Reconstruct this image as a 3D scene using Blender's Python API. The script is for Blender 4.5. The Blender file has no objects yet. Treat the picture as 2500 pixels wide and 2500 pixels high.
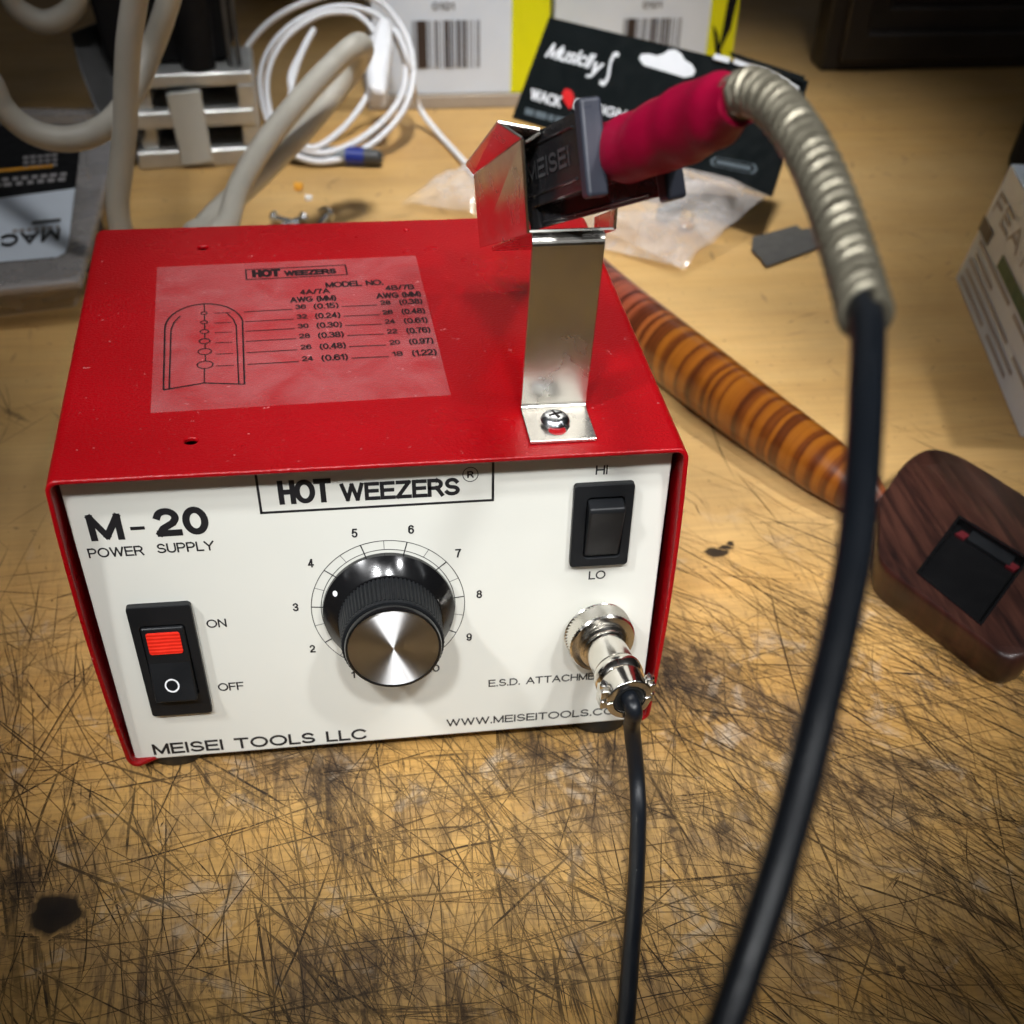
import bpy, bmesh, math, random
import numpy as np
from mathutils import Vector, Matrix, Euler
from math import sin, cos, pi, radians

scene = bpy.context.scene
COL = scene.collection

# ------------------------------------------------------------------ camera
CAM_POS = (-0.00765, -0.26674, 0.24726)
CAM_ROT = (0.715004, -0.021225, -0.136886)
F_PX = 3033.7 / 2500.0            # focal length in picture widths
SHIFT_Y = 950.2 / 2500.0
SHIFT_X = -2.97 / 2500.0
cd = bpy.data.cameras.new('camera')
cam = bpy.data.objects.new('camera', cd)
COL.objects.link(cam)
cam.location = CAM_POS
cam.rotation_euler = CAM_ROT
cd.sensor_width = 36.0
cd.lens = 36.0 * F_PX
cd.shift_x = SHIFT_X
cd.shift_y = SHIFT_Y
cd.clip_start = 0.01
cd.clip_end = 50
cd.dof.use_dof = True
cd.dof.focus_distance = 0.312
cd.dof.aperture_fstop = 18.0
scene.camera = cam

# ------------------------------------------------------------------ world + exposure
world = bpy.data.worlds.new('World')
scene.world = world
world.use_nodes = True
wn = world.node_tree.nodes
wl = world.node_tree.links
wtc = wn.new('ShaderNodeTexCoord')
wsep = wn.new('ShaderNodeSeparateXYZ')
wramp = wn.new('ShaderNodeValToRGB')
wl.new(wtc.outputs['Generated'], wsep.inputs[0])
wl.new(wsep.outputs['Z'], wramp.inputs[0])
els = wramp.color_ramp.elements
els[0].position = 0.0
els[0].color = (0.10, 0.082, 0.066, 1)
els[1].position = 1.0
els[1].color = (0.30, 0.31, 0.33, 1)
e = els.new(0.35)
e.color = (0.12, 0.115, 0.11, 1)
wl.new(wramp.outputs[0], wn['Background'].inputs['Color'])
wn['Background'].inputs['Strength'].default_value = 0.085
scene.view_settings.view_transform = 'Standard'
scene.view_settings.look = 'None'
scene.view_settings.exposure = 0.0
scene.view_settings.gamma = 1.0
scene.cycles.max_bounces = 8
scene.cycles.transparent_max_bounces = 24


def aim(o, target):
    d = Vector(target) - Vector(o.location)
    o.rotation_euler = d.to_track_quat('-Z', 'Y').to_euler()


def spot(name, loc, target, watts, size_deg, blend, radius, color, scale=(1, 1, 1)):
    l = bpy.data.lights.new(name, 'SPOT')
    l.energy = watts
    l.spot_size = radians(size_deg)
    l.spot_blend = blend
    l.shadow_soft_size = radius
    l.color = color
    o = bpy.data.objects.new(name, l)
    COL.objects.link(o)
    o.location = loc
    aim(o, target)
    o.scale = scale
    return o


def area(name, loc, target, watts, sx, sy, color, spread=180):
    l = bpy.data.lights.new(name, 'AREA')
    l.shape = 'RECTANGLE'
    l.size = sx
    l.size_y = sy
    l.energy = watts
    l.color = color
    l.spread = radians(spread)
    o = bpy.data.objects.new(name, l)
    COL.objects.link(o)
    o.location = loc
    aim(o, target)
    return o


# added spots in narrow pools that leave the corners dark, then room lights
for k, (px_, py_, pz_, tx_, ty_, w_) in enumerate(((-.62, -.42, .98, .040, .095, 37), (-.26, -.78, .98, .036, .078, 38), (.10, -.86, 1.02, .044, .070, 35),
                                                   (.42, -.64, 1.04, .070, .098, 32), (.70, -.22, 1.02, .110, .140, 44), (-.30, -.12, 1.15, -.125, .36, 17))):  # last one added to brighten the label at the left
    spot('pool_spot', (px_, py_, pz_), (tx_, ty_, .03), w_, 17.5, 1.0, 0.045, (0.98, 0.99, 1.0))  # narrow cones added so the light falls off towards the corners
spot('edge_fill_spot', (0.10, -0.42, 1.10), (0.085, -0.27, 0.0), 30, 9.5, 1.0, 0.04, (0.98, 0.99, 1.0))  # added to light the unseen front bench that the bracket mirrors
spot('back_fill_spot', (0.10, -0.14, 1.40), (0.125, 0.460, 0.03), 150, 18, 1.0, 0.10, (0.97, 0.985, 1.0))  # added to brighten the wood and cartons at the back
area('ceiling_panel', (0.45, 3.6, 2.05), (0.04, 0.10, 0.05), 2.0, 2.6, 0.8, (0.97, 0.99, 1.0))
area('front_window', (0.50, -2.3, 1.35), (0.05, 0.05, 0.08), 1.7, 0.7, 0.32, (0.97, 0.99, 1.0))
area('ceiling_tube', (0.30, -0.60, 1.6), (0.05, 0.1, 0.0), 0.3, 0.9, 0.05, (0.95, 0.98, 1.0))
area('side_tube', (-1.1, -0.5, 0.9), (0.0, 0.05, 0.05), 0.25, 0.06, 0.6, (0.95, 0.98, 1.0))
area('right_tube', (1.3, -0.7, 1.0), (0.0, 0.05, 0.05), 0.3, 0.06, 0.6, (0.95, 0.98, 1.0))

# ------------------------------------------------------------------ pixel helpers (photo seen at 1932 px)
CP = np.array(CAM_POS)
CM = np.array(Euler(CAM_ROT, 'XYZ').to_matrix())


def ray(u, v):
    x = (u / 1932.0 - 0.5 + SHIFT_X) / F_PX
    y = -(v / 1932.0 - 0.5 - SHIFT_Y) / F_PX
    return CM @ np.array([x, y, -1.0])


def onz(u, v, z=0.0):
    d = ray(u, v)
    return Vector(CP + d * (z - CP[2]) / d[2])


def ony(u, v, y):
    d = ray(u, v)
    return Vector(CP + d * (y - CP[1]) / d[1])


def atd(u, v, D):
    return Vector(CP + ray(u, v) * D)


def onplane(u, v, P, N):
    d = Vector(ray(u, v))
    c = Vector(CP)
    return c + d * ((Vector(P) - c).dot(N) / d.dot(N))


# ------------------------------------------------------------------ materials
class NT:
    def __init__(self, name):
        self.m = bpy.data.materials.new(name)
        self.m.use_nodes = True
        self.t = self.m.node_tree
        self.n = self.t.nodes
        self.b = self.n['Principled BSDF']
        self.out = self.n['Material Output']

    def new(self, kind, **kw):
        nd = self.n.new(kind)
        for k, v in kw.items():
            setattr(nd, k, v)
        return nd

    def link(self, a, b):
        self.t.links.new(a, b)

    def coord(self, scale=(1, 1, 1), rot=(0, 0, 0), loc=(0, 0, 0), kind='Object'):
        tc = self.new('ShaderNodeTexCoord')
        mp = self.new('ShaderNodeMapping')
        mp.inputs['Scale'].default_value = scale
        mp.inputs['Rotation'].default_value = rot
        mp.inputs['Location'].default_value = loc
        self.link(tc.outputs[kind], mp.inputs['Vector'])
        return mp.outputs['Vector']

    def noise(self, vec, scale=1.0, detail=4.0, rough=0.55, dist=0.0):
        nd = self.new('ShaderNodeTexNoise')
        nd.inputs['Scale'].default_value = scale
        nd.inputs['Detail'].default_value = detail
        nd.inputs['Roughness'].default_value = rough
        nd.inputs['Distortion'].default_value = dist
        self.link(vec, nd.inputs['Vector'])
        return nd.outputs['Fac']

    def ramp(self, fac, stops):
        nd = self.new('ShaderNodeValToRGB')
        el = nd.color_ramp.elements
        while len(el) < len(stops):
            el.new(0.5)
        for k, (p, c) in enumerate(stops):
            el[k].position = p
            el[k].color = (c[0], c[1], c[2], 1) if isinstance(c, (tuple, list)) else (c, c, c, 1)
        self.link(fac, nd.inputs[0])
        return nd.outputs[0]

    def mix(self, fac, a, b, mode='MIX'):
        nd = self.new('ShaderNodeMix', data_type='RGBA', blend_type=mode)
        for sock, val in ((nd.inputs[0], fac), (nd.inputs[6], a), (nd.inputs[7], b)):
            if isinstance(val, (int, float)):
                sock.default_value = val
            elif isinstance(val, tuple):
                sock.default_value = (val[0], val[1], val[2], 1)
            else:
                self.link(val, sock)
        return nd.outputs[2]

    def math(self, op, a, b=0.0):
        nd = self.new('ShaderNodeMath', operation=op)
        for sock, val in ((nd.inputs[0], a), (nd.inputs[1], b)):
            if isinstance(val, (int, float)):
                sock.default_value = val
            else:
                self.link(val, sock)
        return nd.outputs[0]

    def bump(self, height, strength=0.3, dist=0.001):
        nd = self.new('ShaderNodeBump')
        nd.inputs['Strength'].default_value = strength
        nd.inputs['Distance'].default_value = dist
        self.link(height, nd.inputs['Height'])
        self.link(nd.outputs[0], self.b.inputs['Normal'])

    def set(self, name, val):
        s = self.b.inputs[name]
        if isinstance(val, (int, float)):
            s.default_value = val
        elif isinstance(val, tuple):
            s.default_value = (val[0], val[1], val[2], 1) if s.type == 'RGBA' else val
        else:
            self.link(val, s)


def mat(name, col, rough=0.5, metal=0.0, var=0.12, vscale=60.0, bump=0.0, bscale=400.0, bdist=0.0004,
        rvar=0.08, spec=0.5, coat=0.0):
    """plain surface with a little procedural unevenness in colour, gloss and relief"""
    t = NT(name)
    v = t.coord()
    n = t.noise(v, vscale, 4)
    lo = tuple(c * (1 - var) for c in col)
    hi = tuple(min(1, c * (1 + var)) for c in col)
    t.set('Base Color', t.ramp(n, [(0.3, lo), (0.7, hi)]))
    t.set('Roughness', t.ramp(t.noise(v, vscale * 2.3, 3), [(0.3, max(0, rough - rvar)), (0.7, min(1, rough + rvar))]))
    t.set('Metallic', metal)
    t.set('Specular IOR Level', spec)
    if coat:
        t.set('Coat Weight', coat)
        t.set('Coat Roughness', 0.08)
    if bump:
        t.bump(t.noise(v, bscale, 3), bump, bdist)
    return t.m


M = {}


def red_paint():
    t = NT('red_powder_coat')
    v = t.coord()
    base = t.ramp(t.noise(v, 22, 3), [(0.3, (0.265, 0.0008, 0.003)), (0.7, (0.315, 0.0012, 0.0045))])
    dust = t.ramp(t.noise(v, 520, 2, 0.5), [(0.715, 0.0), (0.77, 1.0)])
    t.set('Base Color', t.mix(t.math('MULTIPLY', dust, 0.35), base, (0.75, 0.32, 0.32)))
    t.set('Roughness', t.ramp(t.noise(v, 35, 3), [(0.3, 0.25), (0.7, 0.36)]))
    t.set('Specular IOR Level', 0.30)
    t.bump(t.noise(v, 1300, 2, 0.5), 0.62, 0.00032)
    return t.m


def bench_wood():
    t = NT('scratched_bench_wood')
    v = t.coord()
    g1 = t.noise(t.coord(scale=(4, 70, 1), rot=(0, 0, radians(3))), 1.0, 8, 0.6, 0.6)
    g2 = t.noise(t.coord(scale=(1.6, 11, 1), rot=(0, 0, radians(3))), 1.0, 4, 0.5, 0.4)
    wood = t.ramp(t.math('ADD', t.math('MULTIPLY', g1, 0.5), t.math('MULTIPLY', g2, 0.5)),
                  [(0.30, (0.50, 0.262, 0.072)), (0.46, (0.66, 0.378, 0.114)), (0.70, (0.77, 0.485, 0.178))])
    fine = t.noise(t.coord(scale=(30, 700, 1), rot=(0, 0, radians(3))), 1.0, 3, 0.5)
    wood = t.mix(0.38, wood, t.ramp(fine, [(0.3, 0.45), (0.65, 1.0)]), 'MULTIPLY')
    sep = t.new('ShaderNodeSeparateXYZ')
    t.link(v, sep.inputs[0])
    # the front of the bench is the worn working edge: grime there, cleaner wood at the back
    wat = t.new('ShaderNodeAttribute', attribute_name='wear')
    wear = wat.outputs['Fac']
    gat = t.new('ShaderNodeAttribute', attribute_name='grime')
    grime = gat.outputs['Fac']
    big = t.ramp(t.noise(v, 9, 4, 0.55, 0.6), [(0.36, 0.70), (0.60, 1.0)])
    wood = t.mix(1.0, wood, big, 'MULTIPLY')
    wood = t.mix(t.math('MULTIPLY', t.math('SUBTRACT', 1.0, wear), 0.4), wood, t.ramp(g2, [(0.35, (0.52, 0.33, 0.14)), (0.65, (0.66, 0.45, 0.22))]))
    # rubbed-in dirt in ragged patches, thickest where the marks crowd
    n1 = t.noise(v, 42, 8, 0.72, 0.6)
    g1 = t.ramp(t.math('ADD', n1, t.math('MULTIPLY', grime, 0.17)), [(0.50, 0.0), (0.76, 1.0)])
    wood = t.mix(t.math('MULTIPLY', t.math('MULTIPLY', g1, wear), 0.58), wood, (0.20, 0.138, 0.09))
    for rot, sc_, k_ in ((radians(8), (260, 26, 1), 0.075), (radians(42), (230, 28, 1), 0.065), (radians(95), (300, 22, 1), 0.04)):
        gq = t.ramp(t.math('ADD', t.noise(t.coord(scale=sc_, rot=(0, 0, rot)), 1.0, 6, 0.75, 0.3), t.math('MULTIPLY', grime, k_)), [(0.56, 0.0), (0.66, 1.0)])
        wood = t.mix(t.math('MULTIPLY', t.math('MULTIPLY', gq, wear), 0.55), wood, (0.085, 0.055, 0.036))
    n2 = t.noise(v, 130, 7, 0.75, 0.4)
    g3 = t.ramp(t.math('ADD', n2, t.math('MULTIPLY', grime, 0.115)), [(0.63, 0.0), (0.72, 1.0)])
    wood = t.mix(t.math('MULTIPLY', t.math('MULTIPLY', g3, wear), 0.72), wood, (0.05, 0.036, 0.026))
    # worn pale scuffs
    sc = t.ramp(t.noise(v, 55, 6, 0.65, 0.8), [(0.57, 0.0), (0.72, 1.0)])
    wood = t.mix(t.math('MULTIPLY', t.math('MULTIPLY', sc, wear), 0.68), wood, (0.56, 0.46, 0.34))
    # specks of dirt
    sp = t.ramp(t.noise(v, 330, 2, 0.5), [(0.68, 0.0), (0.74, 1.0)])
    wood = t.mix(t.math('MULTIPLY', sp, 0.5), wood, (0.09, 0.055, 0.03))
    gr = g1
    at = t.new('ShaderNodeAttribute', attribute_name='ink')
    brk = t.math('MAXIMUM', t.ramp(t.noise(v, 600, 2, 0.6), [(0.30, 0.72), (0.44, 1.0)]), t.math('MULTIPLY', t.math('SUBTRACT', 0.2, at.outputs['Fac']), 10.0))
    brk = t.math('MINIMUM', brk, 1.0)
    ink = t.math('SUBTRACT', 1.0, t.math('MULTIPLY', t.math('SUBTRACT', 1.0, at.outputs['Fac']), brk))
    dark = t.ramp(t.noise(v, 12, 2), [(0.4, (0.016, 0.013, 0.011)), (0.66, (0.040, 0.023, 0.013))])
    t.set('Base Color', t.mix(ink, dark, wood))
    t.set('Roughness', t.ramp(t.noise(v, 30, 5), [(0.3, 0.42), (0.7, 0.62)]))
    t.set('Specular IOR Level', 0.22)
    t.bump(t.math('ADD', fine, t.math('MULTIPLY', gr, 0.5)), 0.12, 0.0006)
    return t.m


def bracket_metal():
    t = NT('bright_nickel_sheet')
    v = t.coord()
    t.set('Base Color', t.ramp(t.noise(v, 40, 3), [(0.3, (0.66, 0.63, 0.57)), (0.7, (0.78, 0.75, 0.69))]))
    t.set('Metallic', 1.0)
    scr = t.noise(t.coord(scale=(25, 25, 1500)), 1.0, 3)
    t.set('Roughness', t.ramp(t.noise(v, 90, 5), [(0.3, 0.20), (0.72, 0.31)]))
    t.bump(scr, 0.05, 0.0002)
    return t.m


def chrome():
    t = NT('nickel_plating')
    v = t.coord()
    t.set('Base Color', t.ramp(t.noise(v, 150, 3), [(0.3, (0.70, 0.66, 0.59)), (0.7, (0.82, 0.79, 0.73))]))
    t.set('Metallic', 1.0)
    t.set('Roughness', t.ramp(t.noise(v, 300, 4), [(0.3, 0.10), (0.7, 0.24)]))
    t.bump(t.noise(v, 500, 2), 0.05, 0.0003)
    return t.m


def spun_aluminium():
    t = NT('spun_aluminium')
    v = t.coord()
    t.set('Base Color', t.ramp(t.noise(v, 80, 3), [(0.3, (0.84, 0.835, 0.83)), (0.7, (0.90, 0.895, 0.89))]))
    t.set('Metallic', 1.0)
    t.set('Roughness', 0.56)
    t.set('Anisotropic', 1.0)
    t.set('Anisotropic Rotation', 0.25)
    tg = t.new('ShaderNodeTangent', direction_type='RADIAL', axis='Y')
    t.link(tg.outputs[0], t.b.inputs['Tangent'])
    return t.m


def clear_film(name, col, alpha, rough=0.3, vscale=60, lo=0.3, hi=0.7):
    t = NT(name)
    v = t.coord()
    n = t.noise(v, vscale, 5, 0.6, 0.5)
    t.set('Base Color', col)
    t.set('Roughness', rough)
    t.set('Alpha', t.ramp(n, [(lo, max(0, alpha[0])), (hi, alpha[1])]))
    t.bump(n, 0.15, 0.002)
    return t.m


def striped_wood(axis_dir):
    t = NT('striped_laminated_wood')
    at = t.new('ShaderNodeAttribute', attribute_name='along')
    v = t.coord()
    wob = t.math('MULTIPLY', t.noise(v, 45, 3), 0.004)
    s = t.math('ADD', at.outputs['Fac'], wob)
    cmb = t.new('ShaderNodeCombineXYZ')
    t.link(s, cmb.inputs[0])
    ph = t.math('MULTIPLY', t.noise(cmb.outputs[0], 45, 3, 0.6), 26.0)
    wv = t.math('SINE', t.math('ADD', t.math('MULTIPLY', s, 720.0), ph))
    st = t.math('ADD', t.math('MULTIPLY', wv, 0.12), t.math('ADD', 0.20, t.math('MULTIPLY', t.noise(cmb.outputs[0], 420, 4, 0.7), 0.62)))
    base = t.ramp(st, [(0.30, (0.038, 0.008, 0.002)), (0.44, (0.11, 0.027, 0.004)), (0.55, (0.20, 0.058, 0.005)), (0.74, (0.285, 0.098, 0.008))])
    red = t.ramp(st, [(0.36, (0.040, 0.007, 0.004)), (0.47, (0.13, 0.022, 0.010)), (0.6, (0.27, 0.06, 0.03))])
    far = t.ramp(at.outputs['Fac'], [(0.196, 0.0), (0.206, 1.0)])
    near = t.ramp(at.outputs['Fac'], [(0.05, 1.0), (0.085, 0.0)])
    t.set('Base Color', t.mix(t.math('MAXIMUM', far, near), base, red))
    t.set('Roughness', 0.33)
    t.set('Coat Weight', 0.25)
    return t.m


def dark_wood():
    t = NT('dark_red_brown_wood')
    g = t.noise(t.coord(scale=(260, 24, 24), rot=(0, 0, radians(-35))), 1.0, 6, 0.6, 0.5)
    t.set('Base Color', t.ramp(g, [(0.32, (0.010, 0.0035, 0.003)), (0.5, (0.036, 0.012, 0.008)), (0.7, (0.075, 0.027, 0.017))]))
    t.set('Roughness', 0.38)
    t.set('Coat Weight', 0.2)
    return t.m


def lamp_lens():
    t = NT('lit_red_lens')
    v = t.coord()
    n = t.noise(v, 260, 3)
    w = t.new('ShaderNodeTexWave', bands_direction='Z')
    w.inputs['Scale'].default_value = 300
    w.inputs['Distortion'].default_value = 1.0
    t.link(v, w.inputs['Vector'])
    c = t.ramp(t.math('MULTIPLY', t.math('ADD', n, w.outputs['Fac']), 0.5), [(0.3, (0.16, 0.001, 0.0)), (0.5, (0.60, 0.006, 0.004)), (0.8, (0.95, 0.07, 0.035))])
    t.set('Base Color', (0.6, 0.02, 0.01))
    t.set('Emission Color', c)
    t.set('Emission Strength', 0.45)
    t.set('Roughness', 0.2)
    return t.m


M['red'] = red_paint()
M['bench'] = bench_wood()
M['bracket'] = bracket_metal()
M['chrome'] = chrome()
M['spun'] = spun_aluminium()
M['lens'] = lamp_lens()
M['panel'] = mat('cream_white_panel', (0.725, 0.722, 0.655), 0.38, var=0.018, vscale=26, rvar=0.05, bump=0.05, bscale=700, bdist=0.0002)
M['print'] = mat('black_print', (0.012, 0.012, 0.014), 0.5, var=0.1)
M['label_print'] = mat('black_label_print', (0.012, 0.003, 0.004), 0.5, var=0.2)
M['black_plastic'] = mat('black_plastic', (0.008, 0.009, 0.0105), 0.48, spec=0.32, var=0.1, bump=0.12, bscale=1500, bdist=0.0002)
M['gloss_black'] = mat('gloss_black_plastic', (0.006, 0.006, 0.0065), 0.16, var=0.1, spec=0.6)
M['rubber'] = mat('black_rubber', (0.013, 0.014, 0.014), 0.5, var=0.15, bump=0.1, bscale=900)
M['cord'] = mat('black_cord_sheath', (0.0065, 0.0085, 0.012), 0.40, spec=0.4, var=0.12, bump=0.06, bscale=250)
M['white_mark'] = mat('white_mark', (0.82, 0.83, 0.84), 0.5, var=0.03)
M['hole'] = mat('dark_hole', (0.01, 0.006, 0.006), 0.8, var=0.1)
M['zinc'] = mat('zinc_plated_steel', (0.72, 0.74, 0.76), 0.22, 1.0, var=0.06)
M['sleeve'] = mat('crimson_sleeve', (0.29, 0.001, 0.028), 0.6, spec=0.15, var=0.12, vscale=90, bump=0.25, bscale=160, bdist=0.0008)
M['spring'] = mat('dull_spring_steel', (0.21, 0.19, 0.14), 0.38, 0.62, var=0.15, vscale=200)
M['grip'] = mat('black_grip_plastic', (0.016, 0.0155, 0.017), 0.24,  var=0.15, bump=0.1, bscale=700)
M['grip_rib'] = mat('blue_grey_rib', (0.032, 0.036, 0.050), 0.35, var=0.15)
M['grip_print'] = mat('moulded_grey_mark', (0.055, 0.055, 0.058), 0.4, var=0.1)
M['beige_cord'] = mat('beige_grey_cord', (0.43, 0.40, 0.34), 0.5, var=0.06)
M['white_cord'] = mat('white_cord', (0.74, 0.74, 0.76), 0.4, var=0.03)
M['carton'] = mat('white_carton', (0.66, 0.72, 0.80), 0.5, var=0.02)
M['yellow'] = mat('yellow_carton_print', (0.72, 0.70, 0.002), 0.5, var=0.03)
M['riser_grey'] = mat('grey_brown_riser', (0.36, 0.30, 0.235), 0.7, var=0.06)
M['card_black'] = mat('black_header_card', (0.005, 0.007, 0.0075), 0.36, spec=0.3, var=0.1)
M['card_white'] = mat('white_card_print', (0.66, 0.67, 0.69), 0.5, var=0.05)
M['card_grey'] = mat('grey_card_print', (0.10, 0.125, 0.14), 0.5, var=0.1)
M['card_red'] = mat('red_card_print', (0.58, 0.012, 0.014), 0.5, var=0.05)
M['bag'] = clear_film('crinkled_clear_bag', (0.80, 0.74, 0.70), (0.08, 0.50), 0.12, 45)
M['sticker'] = clear_film('clear_sticker', (0.86, 0.62, 0.62), (0.02, 0.06), 0.22, 60, 0.35, 0.65)
M['clear_box'] = clear_film('frosted_clear_plastic', (0.62, 0.58, 0.56), (0.30, 0.50), 0.2, 25)
M['aluminium'] = mat('cast_aluminium', (0.56, 0.56, 0.54), 0.4, 0.65, var=0.12, bump=0.1, bscale=200)
M['grey_plastic'] = mat('grey_white_strap', (0.50, 0.50, 0.46), 0.5, var=0.05)
M['dark_steel'] = mat('dark_grey_steel', (0.055, 0.055, 0.055), 0.45, 0.3, var=0.3, vscale=90)
M['black_matte'] = mat('matte_black', (0.004, 0.004, 0.005), 0.7, spec=0.2, var=0.2)
M['blue'] = mat('blue_plastic', (0.010, 0.025, 0.20), 0.35, var=0.1)
M['grey_clear'] = mat('smoky_grey_plastic', (0.20, 0.22, 0.23), 0.25, var=0.1)
M['tape'] = mat('grey_tape', (0.085, 0.08, 0.072), 0.6, var=0.15, vscale=120)
M['brass'] = mat('brass_part', (0.78, 0.50, 0.12), 0.3, 0.7, var=0.1)
M['orange'] = mat('orange_crumb', (0.75, 0.33, 0.02), 0.5)
M['frame'] = mat('black_brown_frame', (0.022, 0.017, 0.014), 0.42, var=0.4, vscale=40)
M['picture'] = mat('dark_brown_picture', (0.055, 0.022, 0.01), 0.5, var=0.3, vscale=12)
M['green'] = mat('dark_green_print', (0.02, 0.075, 0.03), 0.5)
M['brown_print'] = mat('dark_brown_print', (0.035, 0.022, 0.018), 0.5)
M['grey_print'] = mat('grey_print', (0.32, 0.30, 0.30), 0.5)
M['dark_wood'] = dark_wood()
M['dark_red'] = mat('dark_red_peg', (0.10, 0.006, 0.01), 0.5)
M['striped_wood'] = striped_wood(None)
M['dark_blue'] = mat('dark_blue_grey_tools', (0.05, 0.055, 0.075), 0.4, var=0.5, vscale=70)

# ------------------------------------------------------------------ object helpers


def empty(name, loc, label, category, group=None, kind=None):
    o = bpy.data.objects.new(name, None)
    COL.objects.link(o)
    o.location = loc
    o.empty_display_size = 0.01
    o['label'] = label
    o['category'] = category
    if group:
        o['group'] = group
    if kind:
        o['kind'] = kind
    return o


ORIGIN = {}


def obj(name, bm, mats, parent=None, smooth=False, bevel=0.0, seg=2, label=None, autosmooth=35):
    """one mesh object; geometry is given in world coordinates"""
    off = Vector((0, 0, 0))
    if parent is not None:
        off = ORIGIN.get(parent.name, Vector(parent.location))
    me = bpy.data.meshes.new(name)
    bmesh.ops.translate(bm, verts=bm.verts, vec=-off)
    bm.normal_update()
    bm.to_mesh(me)
    bm.free()
    if not isinstance(mats, (list, tuple)):
        mats = [mats]
    for m in mats:
        me.materials.append(m)
    o = bpy.data.objects.new(name, me)
    COL.objects.link(o)
    if parent is not None:
        o.parent = parent
        ORIGIN[o.name] = off
    else:
        ORIGIN[o.name] = Vector((0, 0, 0))
    if smooth:
        for p in me.polygons:
            p.use_smooth = True
        try:
            me.set_sharp_from_angle(angle=radians(autosmooth))
        except Exception:
            pass
    if bevel:
        b = o.modifiers.new('bevel', 'BEVEL')
        b.width = bevel
        b.segments = seg
        b.limit_method = 'ANGLE'
        b.angle_limit = radians(40)
    if label:
        o['label'] = label
    return o


def tag(o, label, category, group=None, kind=None):
    o['label'] = label
    o['category'] = category
    if group:
        o['group'] = group
    if kind:
        o['kind'] = kind
    return o


def frame_of(axis, up=(0, 0, 1)):
    a = Vector(axis).normalized()
    u = Vector(up)
    u = (u - a * u.dot(a))
    if u.length < 1e-5:
        u = Vector((1, 0, 0)) - a * a.x
    u.normalize()
    s = a.cross(u).normalized()
    return a, u, s


def add_box(bm, lo, hi, mi=0):
    x0, y0, z0 = lo
    x1, y1, z1 = hi
    vs = [bm.verts.new(p) for p in ((x0, y0, z0), (x1, y0, z0), (x1, y1, z0), (x0, y1, z0), (x0, y0, z1), (x1, y0, z1), (x1, y1, z1), (x0, y1, z1))]
    for f in ((0, 3, 2, 1), (4, 5, 6, 7), (0, 1, 5, 4), (1, 2, 6, 5), (2, 3, 7, 6), (3, 0, 4, 7)):
        fc = bm.faces.new([vs[i] for i in f])
        fc.material_index = mi
    return vs


def add_obox(bm, P, A, U, S, la, lu, ls, mi=0):
    """oriented box centred at P with full sizes la, lu, ls along A, U, S"""
    vs = []
    for k in range(8):
        sa = 1 if k & 1 else -1
        su = 1 if k & 2 else -1
        ss = 1 if k & 4 else -1
        vs.append(bm.verts.new(Vector(P) + A * (sa * la / 2) + U * (su * lu / 2) + S * (ss * ls / 2)))
    fs = []
    for f in ((0, 1, 3, 2), (4, 6, 7, 5), (0, 4, 5, 1), (2, 3, 7, 6), (0, 2, 6, 4), (1, 5, 7, 3)):
        fc = bm.faces.new([vs[i] for i in f])
        fc.material_index = mi
        fs.append(fc)
    return vs


def add_hex(bm, bottom, top, mi=0):
    """block from 4 bottom and 4 top points"""
    b = [bm.verts.new(p) for p in bottom]
    t = [bm.verts.new(p) for p in top]
    n = len(b)
    fs = [bm.faces.new(b[::-1]), bm.faces.new(t)]
    for i in range(n):
        fs.append(bm.faces.new((b[i], b[(i + 1) % n], t[(i + 1) % n], t[i])))
    for f in fs:
        f.material_index = mi
    bmesh.ops.recalc_face_normals(bm, faces=fs)
    return b + t


def add_poly(bm, pts, mi=0):
    f = bm.faces.new([bm.verts.new(p) for p in pts])
    f.material_index = mi
    return f


def add_lathe(bm, P, axis, prof, seg=48, mi=0, up=(0, 0, 1), rfun=None, cap=True):
    """prof: list of (distance along axis, radius); rfun(angle, k) multiplies the radius"""
    a, u, s = frame_of(axis, up)
    rings = []
    for k, (d, r) in enumerate(prof):
        ring = []
        for i in range(seg):
            t = 2 * pi * i / seg
            rr = r * (rfun(t, k) if rfun else 1)
            ring.append(bm.verts.new(Vector(P) + a * d + (u * cos(t) + s * sin(t)) * rr))
        rings.append(ring)
    fs = []
    for k in range(len(rings) - 1):
        for i in range(seg):
            j = (i + 1) % seg
            fs.append(bm.faces.new((rings[k][i], rings[k][j], rings[k + 1][j], rings[k + 1][i])))
    if cap:
        fs.append(bm.faces.new(rings[0][::-1]))
        fs.append(bm.faces.new(rings[-1]))
    for f in fs:
        f.material_index = mi
    bmesh.ops.recalc_face_normals(bm, faces=fs)
    return rings


def catmull(pts, n=8):
    P = [Vector(p) for p in pts]
    P = [P[0] * 2 - P[1]] + P + [P[-1] * 2 - P[-2]]
    out = []
    for i in range(1, len(P) - 2):
        p0, p1, p2, p3 = P[i - 1], P[i], P[i + 1], P[i + 2]
        for k in range(n):
            t = k / n
            out.append(0.5 * ((2 * p1) + (p2 - p0) * t + (2 * p0 - 5 * p1 + 4 * p2 - p3) * t * t + (3 * p1 - p0 - 3 * p2 + p3) * t ** 3))
    out.append(P[-2].copy())
    return out


def interp(vals, n):
    """resample a list of values the way catmull(…, n) resamples its points (linear)"""
    out = []
    for i in range(len(vals) - 1):
        for k in range(n):
            out.append(vals[i] + (vals[i + 1] - vals[i]) * k / n)
    out.append(vals[-1])
    return out


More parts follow.
